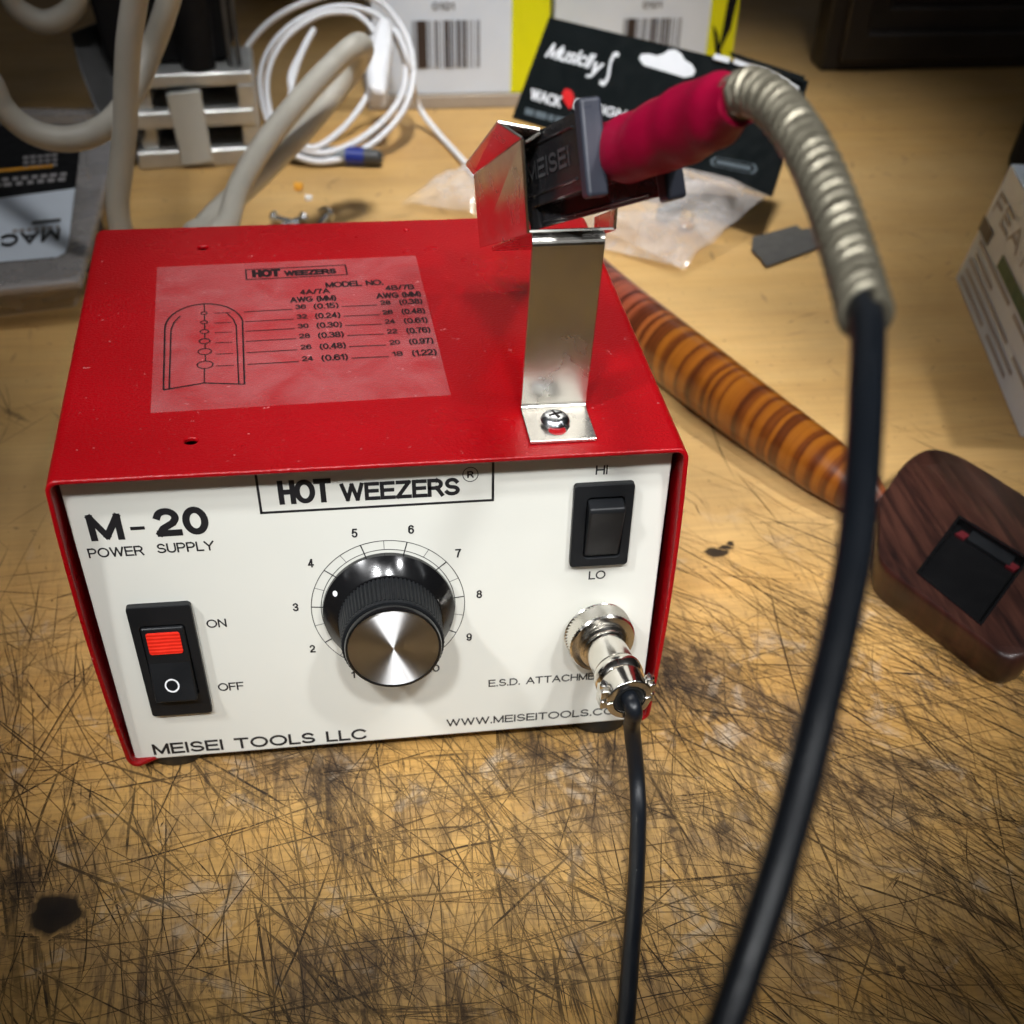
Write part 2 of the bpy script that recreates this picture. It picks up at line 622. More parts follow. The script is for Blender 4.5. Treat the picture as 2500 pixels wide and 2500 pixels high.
def frames(path):
    T = []
    for i in range(len(path)):
        a = path[max(i - 1, 0)]
        b = path[min(i + 1, len(path) - 1)]
        T.append((b - a).normalized())
    n = Vector((0, 0, 1)) - T[0] * T[0].z
    if n.length < 1e-3:
        n = Vector((1, 0, 0)) - T[0] * T[0].x
    n.normalize()
    N = [n]
    for i in range(1, len(path)):
        n = N[-1] - T[i] * N[-1].dot(T[i])
        n.normalize()
        N.append(n)
    return T, N


def add_tube(bm, path, r, seg=12, mi=0, prof=None, attr=None, cap=True):
    T, N = frames(path)
    R = r if isinstance(r, (list, tuple)) else [r] * len(path)
    rings = []
    s = 0.0
    for i, p in enumerate(path):
        if i:
            s += (path[i] - path[i - 1]).length
        B = T[i].cross(N[i])
        ring = []
        for k in range(seg):
            t = 2 * pi * k / seg
            q = prof(t, i) if prof else 1.0
            vtx = bm.verts.new(p + (N[i] * cos(t) + B * sin(t)) * R[i] * q)
            if attr is not None:
                vtx[attr] = s
            ring.append(vtx)
        rings.append(ring)
    fs = []
    for i in range(len(rings) - 1):
        for k in range(seg):
            j = (k + 1) % seg
            fs.append(bm.faces.new((rings[i][k], rings[i][j], rings[i + 1][j], rings[i + 1][k])))
    if cap:
        fs.append(bm.faces.new(rings[0][::-1]))
        fs.append(bm.faces.new(rings[-1]))
    for f in fs:
        f.material_index = mi
    return rings


def rrect(cx, cy, w, h, r, n=5):
    pts = []
    for (sx, sy, a0) in ((1, 1, 0), (-1, 1, pi / 2), (-1, -1, pi), (1, -1, 1.5 * pi)):
        for k in range(n + 1):
            a = a0 + (pi / 2) * k / n
            pts.append((cx + sx * (w / 2 - r) + r * cos(a), cy + sy * (h / 2 - r) + r * sin(a)))
    return pts


def add_prism(bm, pts2, f0, f1, mi=0):
    """extrude a 2-D outline: f0 and f1 map (u, v) to 3-D"""
    a = [bm.verts.new(f0(*p)) for p in pts2]
    b = [bm.verts.new(f1(*p)) for p in pts2]
    n = len(a)
    fs = [bm.faces.new(a[::-1]), bm.faces.new(b)]
    for i in range(n):
        fs.append(bm.faces.new((a[i], a[(i + 1) % n], b[(i + 1) % n], b[i])))
    for f in fs:
        f.material_index = mi
    bmesh.ops.recalc_face_normals(bm, faces=fs)


def add_frame_prism(bm, outer, inner, f0, f1, mi=0):
    """ring-shaped plate between two outlines of equal point count"""
    n = len(outer)
    ao = [bm.verts.new(f0(*p)) for p in outer]
    ai = [bm.verts.new(f0(*p)) for p in inner]
    bo = [bm.verts.new(f1(*p)) for p in outer]
    bi = [bm.verts.new(f1(*p)) for p in inner]
    fs = []
    for i in range(n):
        j = (i + 1) % n
        fs += [bm.faces.new((ao[i], ao[j], ai[j], ai[i])), bm.faces.new((bo[i], bi[i], bi[j], bo[j])),
               bm.faces.new((ao[i], bo[i], bo[j], ao[j])), bm.faces.new((ai[i], ai[j], bi[j], bi[i]))]
    for f in fs:
        f.material_index = mi
    bmesh.ops.recalc_face_normals(bm, faces=fs)


def garc(cx, cy, rx, ry, a0, a1, n=10):
    return [(cx + rx * cos(radians(a0 + (a1 - a0) * k / n)), cy + ry * sin(radians(a0 + (a1 - a0) * k / n))) for k in range(n + 1)]


def glyph(ch):
    """centre lines of a plain grotesque letter: (width, list of open strokes), capital height 1"""
    if ch == ' ':
        return .32, []
    if ch == '.':
        return .06, [[(.03, -.0), (.03, .055)]]
    if ch == '-':
        return .30, [[(0, .40), (.30, .40)]]
    if ch == '/':
        return .30, [[(0, 0), (.30, 1)]]
    if ch == '(':
        return .20, [garc(.42, .42, .42, .72, 130, 230, 12)]
    if ch == ')':
        return .20, [garc(-.22, .42, .42, .72, -50, 50, 12)]
    if ch == 'A':
        return .76, [[(0, 0), (.38, 1), (.76, 0)], [(.145, .34), (.615, .34)]]
    if ch == 'B':
        return .62, [[(.34, .53), (0, .53), (0, 0), (.36, 0)] + garc(.36, .265, .26, .265, -90, 90), [(0, .53), (0, 1), (.33, 1)] + garc(.33, .765, .24, .235, 90, -90)]
    if ch == 'C':
        return .74, [garc(.40, .5, .40, .5, 42, 318, 24)]
    if ch == 'D':
        return .70, [[(0, 0), (0, 1), (.28, 1)] + garc(.28, .5, .42, .5, 90, -90, 18) + [(0, 0)]]
    if ch == 'E':
        return .58, [[(.58, 1), (0, 1), (0, 0), (.60, 0)], [(0, .52), (.54, .52)]]
    if ch == 'F':
        return .54, [[(.54, 1), (0, 1), (0, 0)], [(0, .50), (.48, .50)]]
    if ch == 'G':
        return .78, [garc(.40, .5, .40, .5, 48, 330, 24) + [(.78, .46), (.42, .46)]]
    if ch == 'H':
        return .64, [[(0, 0), (0, 1)], [(.64, 0), (.64, 1)], [(0, .52), (.64, .52)]]
    if ch == 'I':
        return .02, [[(.01, 0), (.01, 1)]]
    if ch == 'K':
        return .64, [[(0, 0), (0, 1)], [(.62, 1), (0, .38)], [(.20, .58), (.64, 0)]]
    if ch == 'L':
        return .48, [[(0, 1), (0, 0), (.50, 0)]]
    if ch == 'M':
        return .76, [[(0, 0), (0, 1), (.38, .06), (.76, 1), (.76, 0)]]
    if ch == 'N':
        return .64, [[(0, 0), (0, 1), (.64, 0), (.64, 1)]]
    if ch == 'O':
        return .84, [garc(.42, .5, .42, .5, 0, 360, 36)]
    if ch == 'P':
        return .60, [[(0, 0), (0, 1), (.34, 1)] + garc(.34, .725, .26, .275, 90, -90) + [(0, .45)]]
    if ch == 'R':
        return .66, [[(0, 0), (0, 1), (.36, 1)] + garc(.36, .74, .26, .26, 90, -90) + [(0, .48)], [(.36, .48), (.48, .34), (.66, 0)]]
    if ch == 'S':
        return .62, [garc(.31, .745, .27, .255, 25, 270, 16)[:-1] + garc(.31, .255, .31, .235, 90, -155, 18)]
    if ch == 'T':
        return .66, [[(0, 1), (.66, 1)], [(.33, 1), (.33, 0)]]
    if ch == 'U':
        return .64, [[(0, 1), (0, .34)] + garc(.32, .34, .32, .34, 180, 360, 16) + [(.64, 1)]]
    if ch == 'V':
        return .72, [[(0, 1), (.36, 0), (.72, 1)]]
    if ch == 'W':
        return 1.04, [[(0, 1), (.26, 0), (.52, 1), (.78, 0), (1.04, 1)]]
    if ch == 'X':
        return .70, [[(0, 0), (.70, 1)], [(0, 1), (.70, 0)]]
    if ch == 'Y':
        return .70, [[(0, 1), (.35, .46), (.70, 1)], [(.35, .46), (.35, 0)]]
    if ch == 'Z':
        return .64, [[(.02, 1), (.62, 1), (0, 0), (.64, 0)]]
    if ch == '0':
        return .52, [garc(.26, .5, .26, .5, 0, 360, 30)]
    if ch == '1':
        return .24, [[(0, .74), (.12, .82), (.22, 1), (.22, 0)]]
    if ch == '2':
        return .54, [garc(.26, .71, .25, .29, 165, -20, 14) + [(.42, .46), (.12, .22), (.01, 0), (.54, 0)]]
    if ch == '3':
        return .52, [garc(.25, .75, .23, .25, 160, -90, 14), garc(.25, .265, .26, .265, 90, -160, 16)]
    if ch == '4':
        return .56, [[(.40, 0), (.40, 1), (0, .26), (.56, .26)]]
    if ch == '5':
        return .54, [[(.50, 1), (.11, 1), (.04, .50)] + garc(.26, .32, .27, .32, 140, -155, 18)]
    if ch == '6':
        return .52, [garc(.28, .62, .27, .38, 35, 180, 12) + garc(.26, .31, .26, .31, 180, 540, 24)]
    if ch == '7':
        return .52, [[(0, 1), (.52, 1), (.30, .55), (.18, 0)]]
    if ch == '8':
        return .52, [garc(.26, .765, .22, .235, -90, 270, 22), garc(.26, .265, .26, .265, 90, 450, 24)]
    if ch == '9':
        return .52, [garc(.24, .38, .27, .38, 215, 360, 12) + garc(.26, .69, .26, .31, 0, 360, 24)]
    if ch == 'u':
        return .44, [[(0, .70), (0, .22)] + garc(.22, .22, .22, .22, 180, 360, 10) + [(.44, .70), (.44, 0)]]
    if ch == 's':
        return .36, [garc(.18, .53, .15, .17, 30, 270, 10)[:-1] + garc(.18, .18, .18, .18, 90, -150, 12)]
    if ch == 'i':
        return .02, [[(.01, 0), (.01, .70)], [(.01, .86), (.01, 1)]]
    if ch == 'c':
        return .40, [garc(.22, .35, .22, .35, 45, 315, 14)]
    if ch == 'l':
        return .02, [[(.01, 0), (.01, 1)]]
    if ch == 'y':
        return .44, [[(0, .70), (.22, 0)], [(.44, .70), (.16, -.22), (-.02, -.26)]]
    raise ValueError(ch)


def miter_strip(bm, fn, pts, w, lift, mi):
    P = [Vector(p) for p in pts]
    closed = (P[0] - P[-1]).length < 1e-9
    if closed:
        P = P[:-1]
    n = len(P)
    rows = []
    for k in range(n):
        a = P[k - 1] if (k or closed) else None
        b = P[(k + 1) % n] if (k < n - 1 or closed) else None
        d0 = (P[k] - a).normalized() if a is not None else None
        d1 = (b - P[k]).normalized() if b is not None else None
        if d0 is None:
            m = Vector((-d1.y, d1.x))
        elif d1 is None:
            m = Vector((-d0.y, d0.x))
        else:
            n0, n1 = Vector((-d0.y, d0.x)), Vector((-d1.y, d1.x))
            m = n0 + n1
            if m.length < 1e-4:
                m = n0
            m.normalize()
            m = m / max(.62, m.dot(n0))
        rows.append((bm.verts.new(Vector(fn(*(P[k] + m * (w / 2)))) + lift), bm.verts.new(Vector(fn(*(P[k] - m * (w / 2)))) + lift)))
    last = n if closed else n - 1
    for k in range(last):
        a, b = rows[k], rows[(k + 1) % n]
        f = bm.faces.new((a[0], a[1], b[1], b[0]))
        f.material_index = mi


def add_text(bm, s, fn, x0, x1, y0, y1, bold=0.0, mi=0):
    """lettering drawn as flat strokes that fill x0..x1, y0..y1; fn maps (x, y) to 3-D"""
    h = y1 - y0
    t = abs(h) * (.158 + bold * 2.9)
    G = [glyph(c) for c in s]
    gap = .21 + bold * 2.0
    tot = sum(g[0] for g in G) + gap * (len(G) - 1)
    sx = ((x1 - x0) - t) / max(tot, .05)
    o = Vector(fn(x0, y0))
    nrm = (Vector(fn(x1, y0)) - o).cross(Vector(fn(x0, y1)) - o).normalized()
    if nrm.dot(Vector(CAM_POS) - o) < 0:
        nrm = -nrm
    x = 0
    k = 0
    for w, strokes in G:
        for st in strokes:
            pts = [Vector((x0 + t / 2 + (x + px) * sx, y0 + t / 2 + py * (h - t))) for px, py in st]
            closed = (pts[0] - pts[-1]).length < 1e-9
            # sharp corners are drawn as two strokes that meet
            runs = [[pts[0]]]
            for i in range(1, len(pts)):
                runs[-1].append(pts[i])
                if i < len(pts) - 1:
                    d0, d1 = (pts[i] - pts[i - 1]).normalized(), (pts[i + 1] - pts[i]).normalized()
                    if d0.dot(d1) < -.15:
                        runs.append([pts[i]])
            for r in runs:
                if not (closed and len(runs) == 1):
                    e0 = t * (.5 if r is runs[0] else .42)
                    e1 = t * (.5 if r is runs[-1] else .42)
                    a, b = r[0].copy(), r[-1].copy()
                    da, db = (r[0] - r[1]).normalized(), (r[-1] - r[-2]).normalized()
                    # flat strokes end flush with the letter's box
                    r[0] = a + da * e0
                    r[-1] = b + db * e1
                miter_strip(bm, fn, [tuple(p) for p in r], t, nrm * (2.0e-6 * (k % 6)), mi)
                k += 1
        x += w + gap


def add_line(bm, fn, p, q, w, mi=0):
    p = Vector((p[0], p[1]))
    q = Vector((q[0], q[1]))
    d = (q - p).normalized()
    n = Vector((-d.y, d.x)) * (w / 2)
    add_poly(bm, [fn(*(p + n)), fn(*(p - n)), fn(*(q - n)), fn(*(q + n))], mi)


def add_arc(bm, fn, cx, cy, r, a0, a1, w, n=48, mi=0, ry=None):
    ry = ry or r
    prev = None
    for k in range(n + 1):
        a = a0 + (a1 - a0) * k / n
        vi = bm.verts.new(fn(cx + (r - w / 2) * sin(a), cy + (ry - w / 2) * cos(a)))
        vo = bm.verts.new(fn(cx + (r + w / 2) * sin(a), cy + (ry + w / 2) * cos(a)))
        if prev:
            f = bm.faces.new((prev[0], prev[1], vo, vi))
            f.material_index = mi
        prev = (vi, vo)


def add_pline(bm, fn, pts, w, mi=0):
    for a, b in zip(pts[:-1], pts[1:]):
        add_line(bm, fn, a, b, w, mi)


def add_disc(bm, fn, cx, cy, r, n=24, mi=0):
    add_poly(bm, [fn(cx + r * cos(2 * pi * k / n), cy + r * sin(2 * pi * k / n)) for k in range(n)], mi)


# ------------------------------------------------------------------ the bench top
rnd = random.Random(11)


# where the dirt and the cuts crowd (photo pixels, radius, strength)
GRIME = ((615, 1470, 60, 1.5), (690, 1600, 65, 1.0), (470, 1470, 60, .7), (25, 1650, 75, 1.2), (15, 1300, 55, .7), (600, 1880, 80, 1.0), (1110, 1530, 70, 1.0),
         (1250, 1260, 55, 1.1), (1335, 1290, 65, 1.2), (1330, 1560, 80, 1.1), (1490, 1400, 70, .9), (990, 1660, 60, .7), (740, 1800, 80, .9), (1060, 1810, 75, .8),
         (1640, 1520, 80, .8), (270, 1620, 80, .5), (25, 790, 45, .8), (110, 1725, 45, .8), (1000, 1430, 50, .6), (880, 1520, 50, .5), (1420, 1700, 80, .8), (1600, 1760, 70, .8),
         (1760, 1480, 70, .6), (1840, 1700, 90, .6), (330, 1850, 90, .7), (160, 1480, 50, .4), (900, 1900, 70, .8), (1250, 1830, 70, .8), (1130, 1420, 45, 1.0))


def build_bench():
    V, F = [], []
    gx = [-1.2, -.8, -.5] + [-.34 + .01 * k for k in range(80)] + [.6, .9, 1.6]
    gy = [-.75, -.5, -.36] + [-.26 + .01 * k for k in range(70)] + [.6, .9, 1.7]
    for y in gy:
        for x in gx:
            V.append((x, y, 0))
    for j in range(len(gy) - 1):
        for i in range(len(gx) - 1):
            q = j * len(gx) + i
            F.append((q, q + 1, q + 1 + len(gx), q + len(gx)))
    ink = [1.0] * len(V)
    strokes = []

    def stroke(x, y, ang, length, w, dark, bend=0.0, jit=0.0):
        strokes.append((x, y, ang, length, w, dark, bend, jit))

    def px_stroke(p, q, w_mm, dark, bend=0.0, jit=0.0):
        a = onz(*p)
        b = onz(*q)
        m = (a + b) / 2
        d = b - a
        stroke(m.x, m.y, math.atan2(d.y, d.x), d.length, w_mm / 1000, dark, bend, jit)

    def dirpick(x, y):
        r = rnd.random()
        if x > 0.085 and rnd.random() < 0.75:
            return radians(rnd.gauss(-50, 13))
        if r < 0.46:
            return radians(rnd.gauss(100, 17))
        if r < 0.70:
            return radians(rnd.gauss(4, 11))
        if r < 0.86:
            return radians(rnd.gauss(-55, 14))
        return rnd.uniform(0, pi)

    # clusters of cuts: centre, spread, number
    cl = [(-0.02, -0.03, 0.05, 60), (0.04, -0.06, 0.05, 60), (0.01, 0.0, 0.03, 40), (-0.07, -0.05, 0.035, 40), (0.11, -0.03, 0.045, 90),
          (0.16, -0.05, 0.045, 90), (0.125, 0.03, 0.03, 60), (-0.1, 0.02, 0.03, 30), (-0.11, 0.08, 0.025, 26), (0.19, 0.0, 0.04, 60),
          (0.05, -0.02, 0.03, 40), (-0.05, -0.08, 0.03, 36), (0.08, -0.07, 0.035, 60), (0.0, -0.065, 0.02, 40), (0.15, 0.045, 0.02, 22),
          (0.058, 0.0, 0.015, 34), (0.022, -0.012, 0.012, 30), (0.098, -0.035, 0.02, 44)]
    for (cx, cy, sp, n) in cl:
        main = dirpick(cx, cy)
        for _ in range(n):
            x = rnd.gauss(cx, sp)
            y = rnd.gauss(cy, sp * 0.8)
            a = main + radians(rnd.gauss(0, 16)) if rnd.random() < 0.55 else dirpick(x, y)
            stroke(x, y, a, min(0.10, 0.010 + rnd.expovariate(1 / 0.024)), rnd.uniform(0.00016, 0.00042), rnd.uniform(0.35, 0.95), rnd.gauss(0, 0.014))
    for _ in range(5200):
        x = rnd.uniform(-0.2, 0.34)
        y = rnd.uniform(-0.2, 0.2)
        dens = 1.0 if y < 0.05 else max(0.05, 1 - (y - 0.05) / 0.10)
        if rnd.random() > dens:
            continue
        stroke(x, y, dirpick(x, y), min(0.12, 0.008 + rnd.expovariate(1 / 0.026)), rnd.choice((0.00016, 0.00022, 0.0003, 0.00042)) * rnd.uniform(0.8, 1.4),
               rnd.choice((0.4, 0.6, 0.8, 0.95)), rnd.gauss(0, 0.016))
    # bundles: the same cut made many times over, thick and dark
    for _ in range(60):
        x = rnd.uniform(-0.17, 0.26)
        y = rnd.uniform(-0.16, 0.07)
        a = dirpick(x, y)
        L = rnd.uniform(0.008, 0.045)
        for _ in range(rnd.randint(3, 9)):
            stroke(x + rnd.gauss(0, .0016), y + rnd.gauss(0, .0016), a + rnd.gauss(0, .07), L * rnd.uniform(.4, 1.1), rnd.uniform(.00022, .0005), rnd.uniform(.75, 1.0), rnd.gauss(0, .02), .00006)
    for (u, v, r, n) in GRIME:
        for _ in range(int(n * 13)):
            c = onz(u + rnd.gauss(0, r * .62), v + rnd.gauss(0, r * .62))
            stroke(c.x, c.y, dirpick(c.x, c.y), rnd.uniform(.006, .040), rnd.uniform(.0002, .0004), rnd.uniform(.6, 1.0), rnd.gauss(0, .03), .00005)
    # long straight knife cuts
    for _ in range(520):
        x = rnd.uniform(-0.18, 0.28)
        y = rnd.uniform(-0.17, 0.09)
        if y > .03 and rnd.random() < .6:
            continue
        stroke(x, y, dirpick(x, y), rnd.uniform(.03, .12), rnd.uniform(.0002, .00042), rnd.uniform(.75, 1.0), rnd.gauss(0, .012), .00005)
    # deep wide gouges
    for _ in range(170):
        x = rnd.uniform(-0.16, 0.24)
        y = rnd.uniform(-0.15, 0.03)
        stroke(x, y, dirpick(x, y), rnd.uniform(.010, .055), rnd.uniform(.00045, .0009), rnd.uniform(.8, 1.0), rnd.gauss(0, .015), .00008)
    # small ticks and pits
    for _ in range(1100):
        x = rnd.uniform(-0.2, 0.34)
        y = rnd.uniform(-0.2, 0.14)
        stroke(x, y, rnd.uniform(0, pi), rnd.uniform(0.0006, 0.0035), rnd.uniform(0.0003, 0.0008), rnd.uniform(0.3, 0.85))
    # faint marks at the back
    for _ in range(420):
        x = rnd.uniform(-0.14, 0.42)
        y = rnd.uniform(0.14, 0.62)
        stroke(x, y, rnd.uniform(0, pi), rnd.uniform(0.001, 0.016), rnd.uniform(0.0004, 0.0022), rnd.uniform(0.15, 0.55))
    # long cuts that can be made out in the photograph
    for p, q, w, d in (((0, 1640), (1010, 1470), .35, .6), ((0, 2050), (1020, 1900), .3, .75), ((60, 1850), (870, 1760), .35, .75), ((1000, 1610), (1180, 1640), .3, .5),
                       ((390, 1590), (560, 1530), .35, .8), ((100, 1620), (480, 1690), .3, .6), ((590, 1420), (655, 1780), .5, .7), ((640, 1430), (800, 1932), .45, .7),
                       ((540, 1480), (600, 1830), .7, .75), ((720, 1440), (700, 1932), .3, .6), ((790, 1440), (905, 1700), .4, .6), ((1020, 1430), (1110, 1800), .45, .7),
                       ((880, 1600), (1060, 1900), .3, .6), ((1300, 1245), (1932, 1190), .3, .55), ((1240, 1300), (1460, 1640), .35, .5), ((1400, 1260), (1560, 1560), .35, .55),
                       ((1500, 1480), (1932, 1900), .45, .6), ((1440, 1560), (1800, 1932), .4, .65), ((1560, 1420), (1932, 1660), .4, .55), ((1600, 1620), (1932, 1800), .35, .6),
                       ((1480, 1420), (1700, 1800), .35, .55), ((1400, 1800), (1932, 1860), .35, .5), ((700, 1830), (1200, 1770), .3, .55), ((300, 1850), (760, 1932), .3, .5),
                       ((850, 1515), (1010, 1420), .3, .6), ((480, 1500), (1000, 1560), .3, .45), ((120, 1480), (230, 1560), .4, .6), ((0, 1180), (120, 1310), .4, .45),
                       ((1290, 1140), (1420, 1260), .3, .4), ((0, 1000), (110, 930), .5, .35), ((0, 1240), (140, 1180), .4, .35), ((20, 1330), (160, 1440), .4, .45)):
        px_stroke(p, q, w, d, rnd.gauss(0, .02), 0.0002)
    # star-shaped scribbles and black smears
    for (u, v, n, L) in ((910, 1640, 14, 55), (1305, 1235, 10, 45), (1290, 1265, 12, 50), (640, 1755, 10, 60), (1420, 1330, 14, 60), (1040, 1530, 10, 50), (1700, 1640, 14, 80), (1480, 1390, 14, 60)):
        for _ in range(n):
            a = rnd.uniform(0, 2 * pi)
            r1, r2 = rnd.uniform(0, .25), rnd.uniform(.4, 1)
            px_stroke((u + L * r1 * cos(a), v + L * .7 * r1 * sin(a)), (u + L * r2 * cos(a + .3), v + L * .7 * r2 * sin(a + .3)), rnd.uniform(.2, .5), rnd.uniform(.6, .95))
    for (p, q, n, sp) in (((590, 1425), (620, 1500), 60, 9), ((600, 1490), (640, 1560), 34, 9), ((660, 1470), (690, 1620), 26, 7), ((700, 1560), (735, 1640), 20, 7), ((655, 1600), (668, 1690), 20, 10),
                          ((480, 1460), (600, 1420), 30, 12), ((1060, 1500), (1090, 1600), 12, 7), ((1160, 1400), (1110, 1560), 16, 16), ((1240, 1240), (1300, 1330), 24, 18),
                          ((20, 1560), (60, 1932), 40, 26), ((0, 1420), (20, 1500), 16, 14), ((750, 1440), (760, 1520), 12, 6), ((1300, 1240), (1345, 1250), 14, 5),
                          ((930, 1790), (945, 1800), 14, 9), ((1620, 1755), (1630, 1775), 34, 14), ((640, 1860), (700, 1932), 26, 16)):
        for _ in range(n):
            t = rnd.random()
            u = p[0] + (q[0] - p[0]) * t + rnd.gauss(0, sp)
            v = p[1] + (q[1] - p[1]) * t + rnd.gauss(0, sp * .6)
            dx, dy = (q[0] - p[0]), (q[1] - p[1])
            L = rnd.uniform(.05, .22)
            px_stroke((u - dx * L, v - dy * L), (u + dx * L + rnd.gauss(0, 3), v + dy * L), rnd.uniform(.3, .9), rnd.uniform(.55, .95))
    zi = 2e-6
    # rubbed-in smears: wide ragged bands with soft edges
    def smear(p, q, w, dark, seed):
        nonlocal zi
        r = random.Random(seed)
        a, b = onz(*p), onz(*q)
        d = b - a
        L = d.length
        d.normalize()
        nx, ny = -d.y, d.x
        n = max(4, int(L / .0016))
        i0 = len(V)
        zi += 1.5e-7
        off = 0.0
        for k in range(n + 1):
            t = k / n
            off += r.gauss(0, .00025)
            hw = w / 2 * (.35 + .65 * math.sin(pi * min(1, max(0, t))) ** .6) * r.uniform(.55, 1.25)
            cx, cy = a.x + d.x * L * t + nx * off, a.y + d.y * L * t + ny * off
            dk = dark * min(1, 6 * t, 6 * (1 - t)) * r.uniform(.45, 1.0)
            for m, f in ((-1.0, 0.0), (-.45, .85), (.0, 1.0), (.5, .8), (1.0, 0.0)):
                V.append((cx + nx * hw * m, cy + ny * hw * m, zi))
                ink.append(1 - dk * f * r.uniform(.7, 1.0))
        for k in range(n):
            for m in range(4):
                j = i0 + 5 * k + m
                F.append((j, j + 5, j + 6, j + 1))

    for k, (p, q, w, dk) in enumerate((((588, 1425), (648, 1590), 3.4, .98), ((640, 1500), (662, 1640), 1.6, .9), ((668, 1460), (702, 1700), 1.2, .85), ((712, 1490), (735, 1640), 1.6, .9), ((430, 1470), (640, 1415), 1.6, .75),
                                       ((735, 1560), (742, 1640), 1.6, .85), ((1050, 1470), (1100, 1700), 1.0, .75), ((1165, 1395), (1120, 1470), 2.4, .8), ((1260, 1250), (1345, 1330), 2.2, .8), ((1270, 1230), (1330, 1245), 2.0, .95),
                                       ((15, 1560), (50, 1932), 4.0, .75), ((40, 1600), (70, 1830), 1.6, .85), ((0, 1440), (15, 1520), 3.0, .8), ((560, 1800), (640, 1932), 2.4, .7), ((1240, 1320), (1310, 1420), 1.8, .75), ((880, 1640), (950, 1645), 1.6, .9),
                                       ((1480, 1380), (1560, 1500), 1.8, .6), ((1340, 1500), (1420, 1560), 2.6, .55), ((1560, 1540), (1640, 1640), 2.0, .6), ((1760, 1330), (1850, 1360), 2.0, .5), ((250, 1620), (420, 1560), 1.2, .7), ((480, 1580), (700, 1600), 1.2, .65),
                                       ((960, 1530), (1000, 1660), 1.2, .7), ((0, 770), (60, 800), 4.0, .7), ((20, 1290), (60, 1330), 3.0, .6), ((800, 1880), (930, 1932), 2.0, .6), ((1000, 1780), (1160, 1850), 2.6, .5), ((300, 1880), (420, 1932), 2.2, .65))):
        smear(p, q, w / 1000, dk, 100 + k)
    for k in range(46):
        u, v = rnd.uniform(0, 1932), rnd.uniform(1400, 1932)
        L = rnd.uniform(30, 130)
        a_ = radians(rnd.choice((75, 85, 100, 55, 50, 5, -5)) + rnd.gauss(0, 8))
        smear((u, v), (u + L * cos(a_), v + L * sin(a_)), rnd.uniform(.0008, .0024), rnd.uniform(.6, .95), 300 + k)

    for k, (u, v, L, w, dk) in enumerate(((1626, 1745, 34, 7.5, .7), (940, 1790, 16, 4.5, .6), (435, 1525, 14, 3.4, .8), (790, 1500, 24, 5.0, .7), (818, 1552, 20, 5.0, .7), (1120, 1448, 60, 3.4, .75), (990, 1472, 36, 3.2, .7), (1880, 1240, 26, 6.0, .6))):
        smear((u, v), (u + L * (.35 if k not in (5, 6) else 1), v + (L if k not in (5, 6) else 4)), w / 1000, dk, 500 + k)
    rnd.shuffle(strokes)
    zi = 3e-5
    dz = 2.4e-4 / max(1, len(strokes))
    for (x, y, ang, length, w, dark, bend, jit) in strokes:
        n = max(2, int(length / 0.006))
        dx, dy = cos(ang), sin(ang)
        i0 = len(V)
        for k in range(n + 1):
            t = k / n
            s = (t - .5) * length
            off = bend * length * (1 - (2 * t - 1) ** 2) + rnd.gauss(0, jit)
            cx = x + dx * s - dy * off
            cy = y + dy * s + dx * off
            taper = min(1.0, 4 * t + .12, 4 * (1 - t) + .12)
            hw = w / 2 * taper * rnd.uniform(.75, 1.2)
            V.append((cx - dy * hw, cy + dx * hw, zi))
            V.append((cx + dy * hw, cy - dx * hw, zi))
            a = 1 - dark * (.45 + .55 * taper) * rnd.uniform(.75, 1.05)
            ink += [max(0.02, a)] * 2
        for k in range(n):
            a = i0 + 2 * k
            F.append((a, a + 1, a + 3, a + 2))
        zi += dz

    # blots: irregular dark spots
    def blot(u, v, rx, ry, dark, n=22, rough=.25, tail=None, seed=0):
        r = random.Random(seed)
        c = onz(u, v)
        nonlocal zi
        zi += 2e-7
        i0 = len(V)
        ph = [r.uniform(0, 6) for _ in range(4)]
        V.append((c.x, c.y, zi))
        ink.append(1 - dark)
        for k in range(n):
            a = 2 * pi * k / n
            m = 1 + rough * (sin(3 * a + ph[0]) * .5 + sin(5 * a + ph[1]) * .35 + sin(8 * a + ph[2]) * .25)
            V.append((c.x + rx * m * cos(a), c.y + ry * m * sin(a), zi))
            ink.append(1 - dark * .96)
        for k in range(n):
            p_ = V[i0 + 1 + k]
            e_ = 1.22 + .3 * r.random()
            V.append((c.x + (p_[0] - c.x) * e_, c.y + (p_[1] - c.y) * e_, zi))
            ink.append(1.0)
        for k in range(n):
            j = (k + 1) % n
            F.append((i0, i0 + 1 + k, i0 + 1 + j))
            F.append((i0 + 1 + k, i0 + 1 + n + k, i0 + 1 + n + j, i0 + 1 + j))

    blot(105, 1725, .0058, .0058, 1.0, seed=3, rough=.16, n=44)
    blot(1352, 1043, .0038, .0026, .98, seed=1, rough=.12)
    blot(1369, 1034, .0024, .0012, .98, seed=5)
    blot(1378, 1027, .0011, .0014, .98, seed=6)
    blot(1700, 1830, .0011, .0011, .85, seed=14)
    # how worn and how grimy each spot is
    A = np.array(V, dtype=np.float64)
    wear = np.clip((0.155 - A[:, 1]) / 0.13, 0.06, 1.0)
    grime = np.zeros(len(A))
    for (u, v, r, k) in GRIME:
        c = onz(u, v)
        q = onz(u + r, v)
        rr_ = (q - c).length
        grime += k * np.exp(-((A[:, 0] - c.x) ** 2 + (A[:, 1] - c.y) ** 2) / (2 * rr_ ** 2))
    grime = np.minimum(grime, 1.4)
    me = bpy.data.meshes.new('bench_top')
    me.from_pydata(V, [], F)
    at = me.attributes.new('ink', 'FLOAT', 'POINT')
    at.data.foreach_set('value', ink)
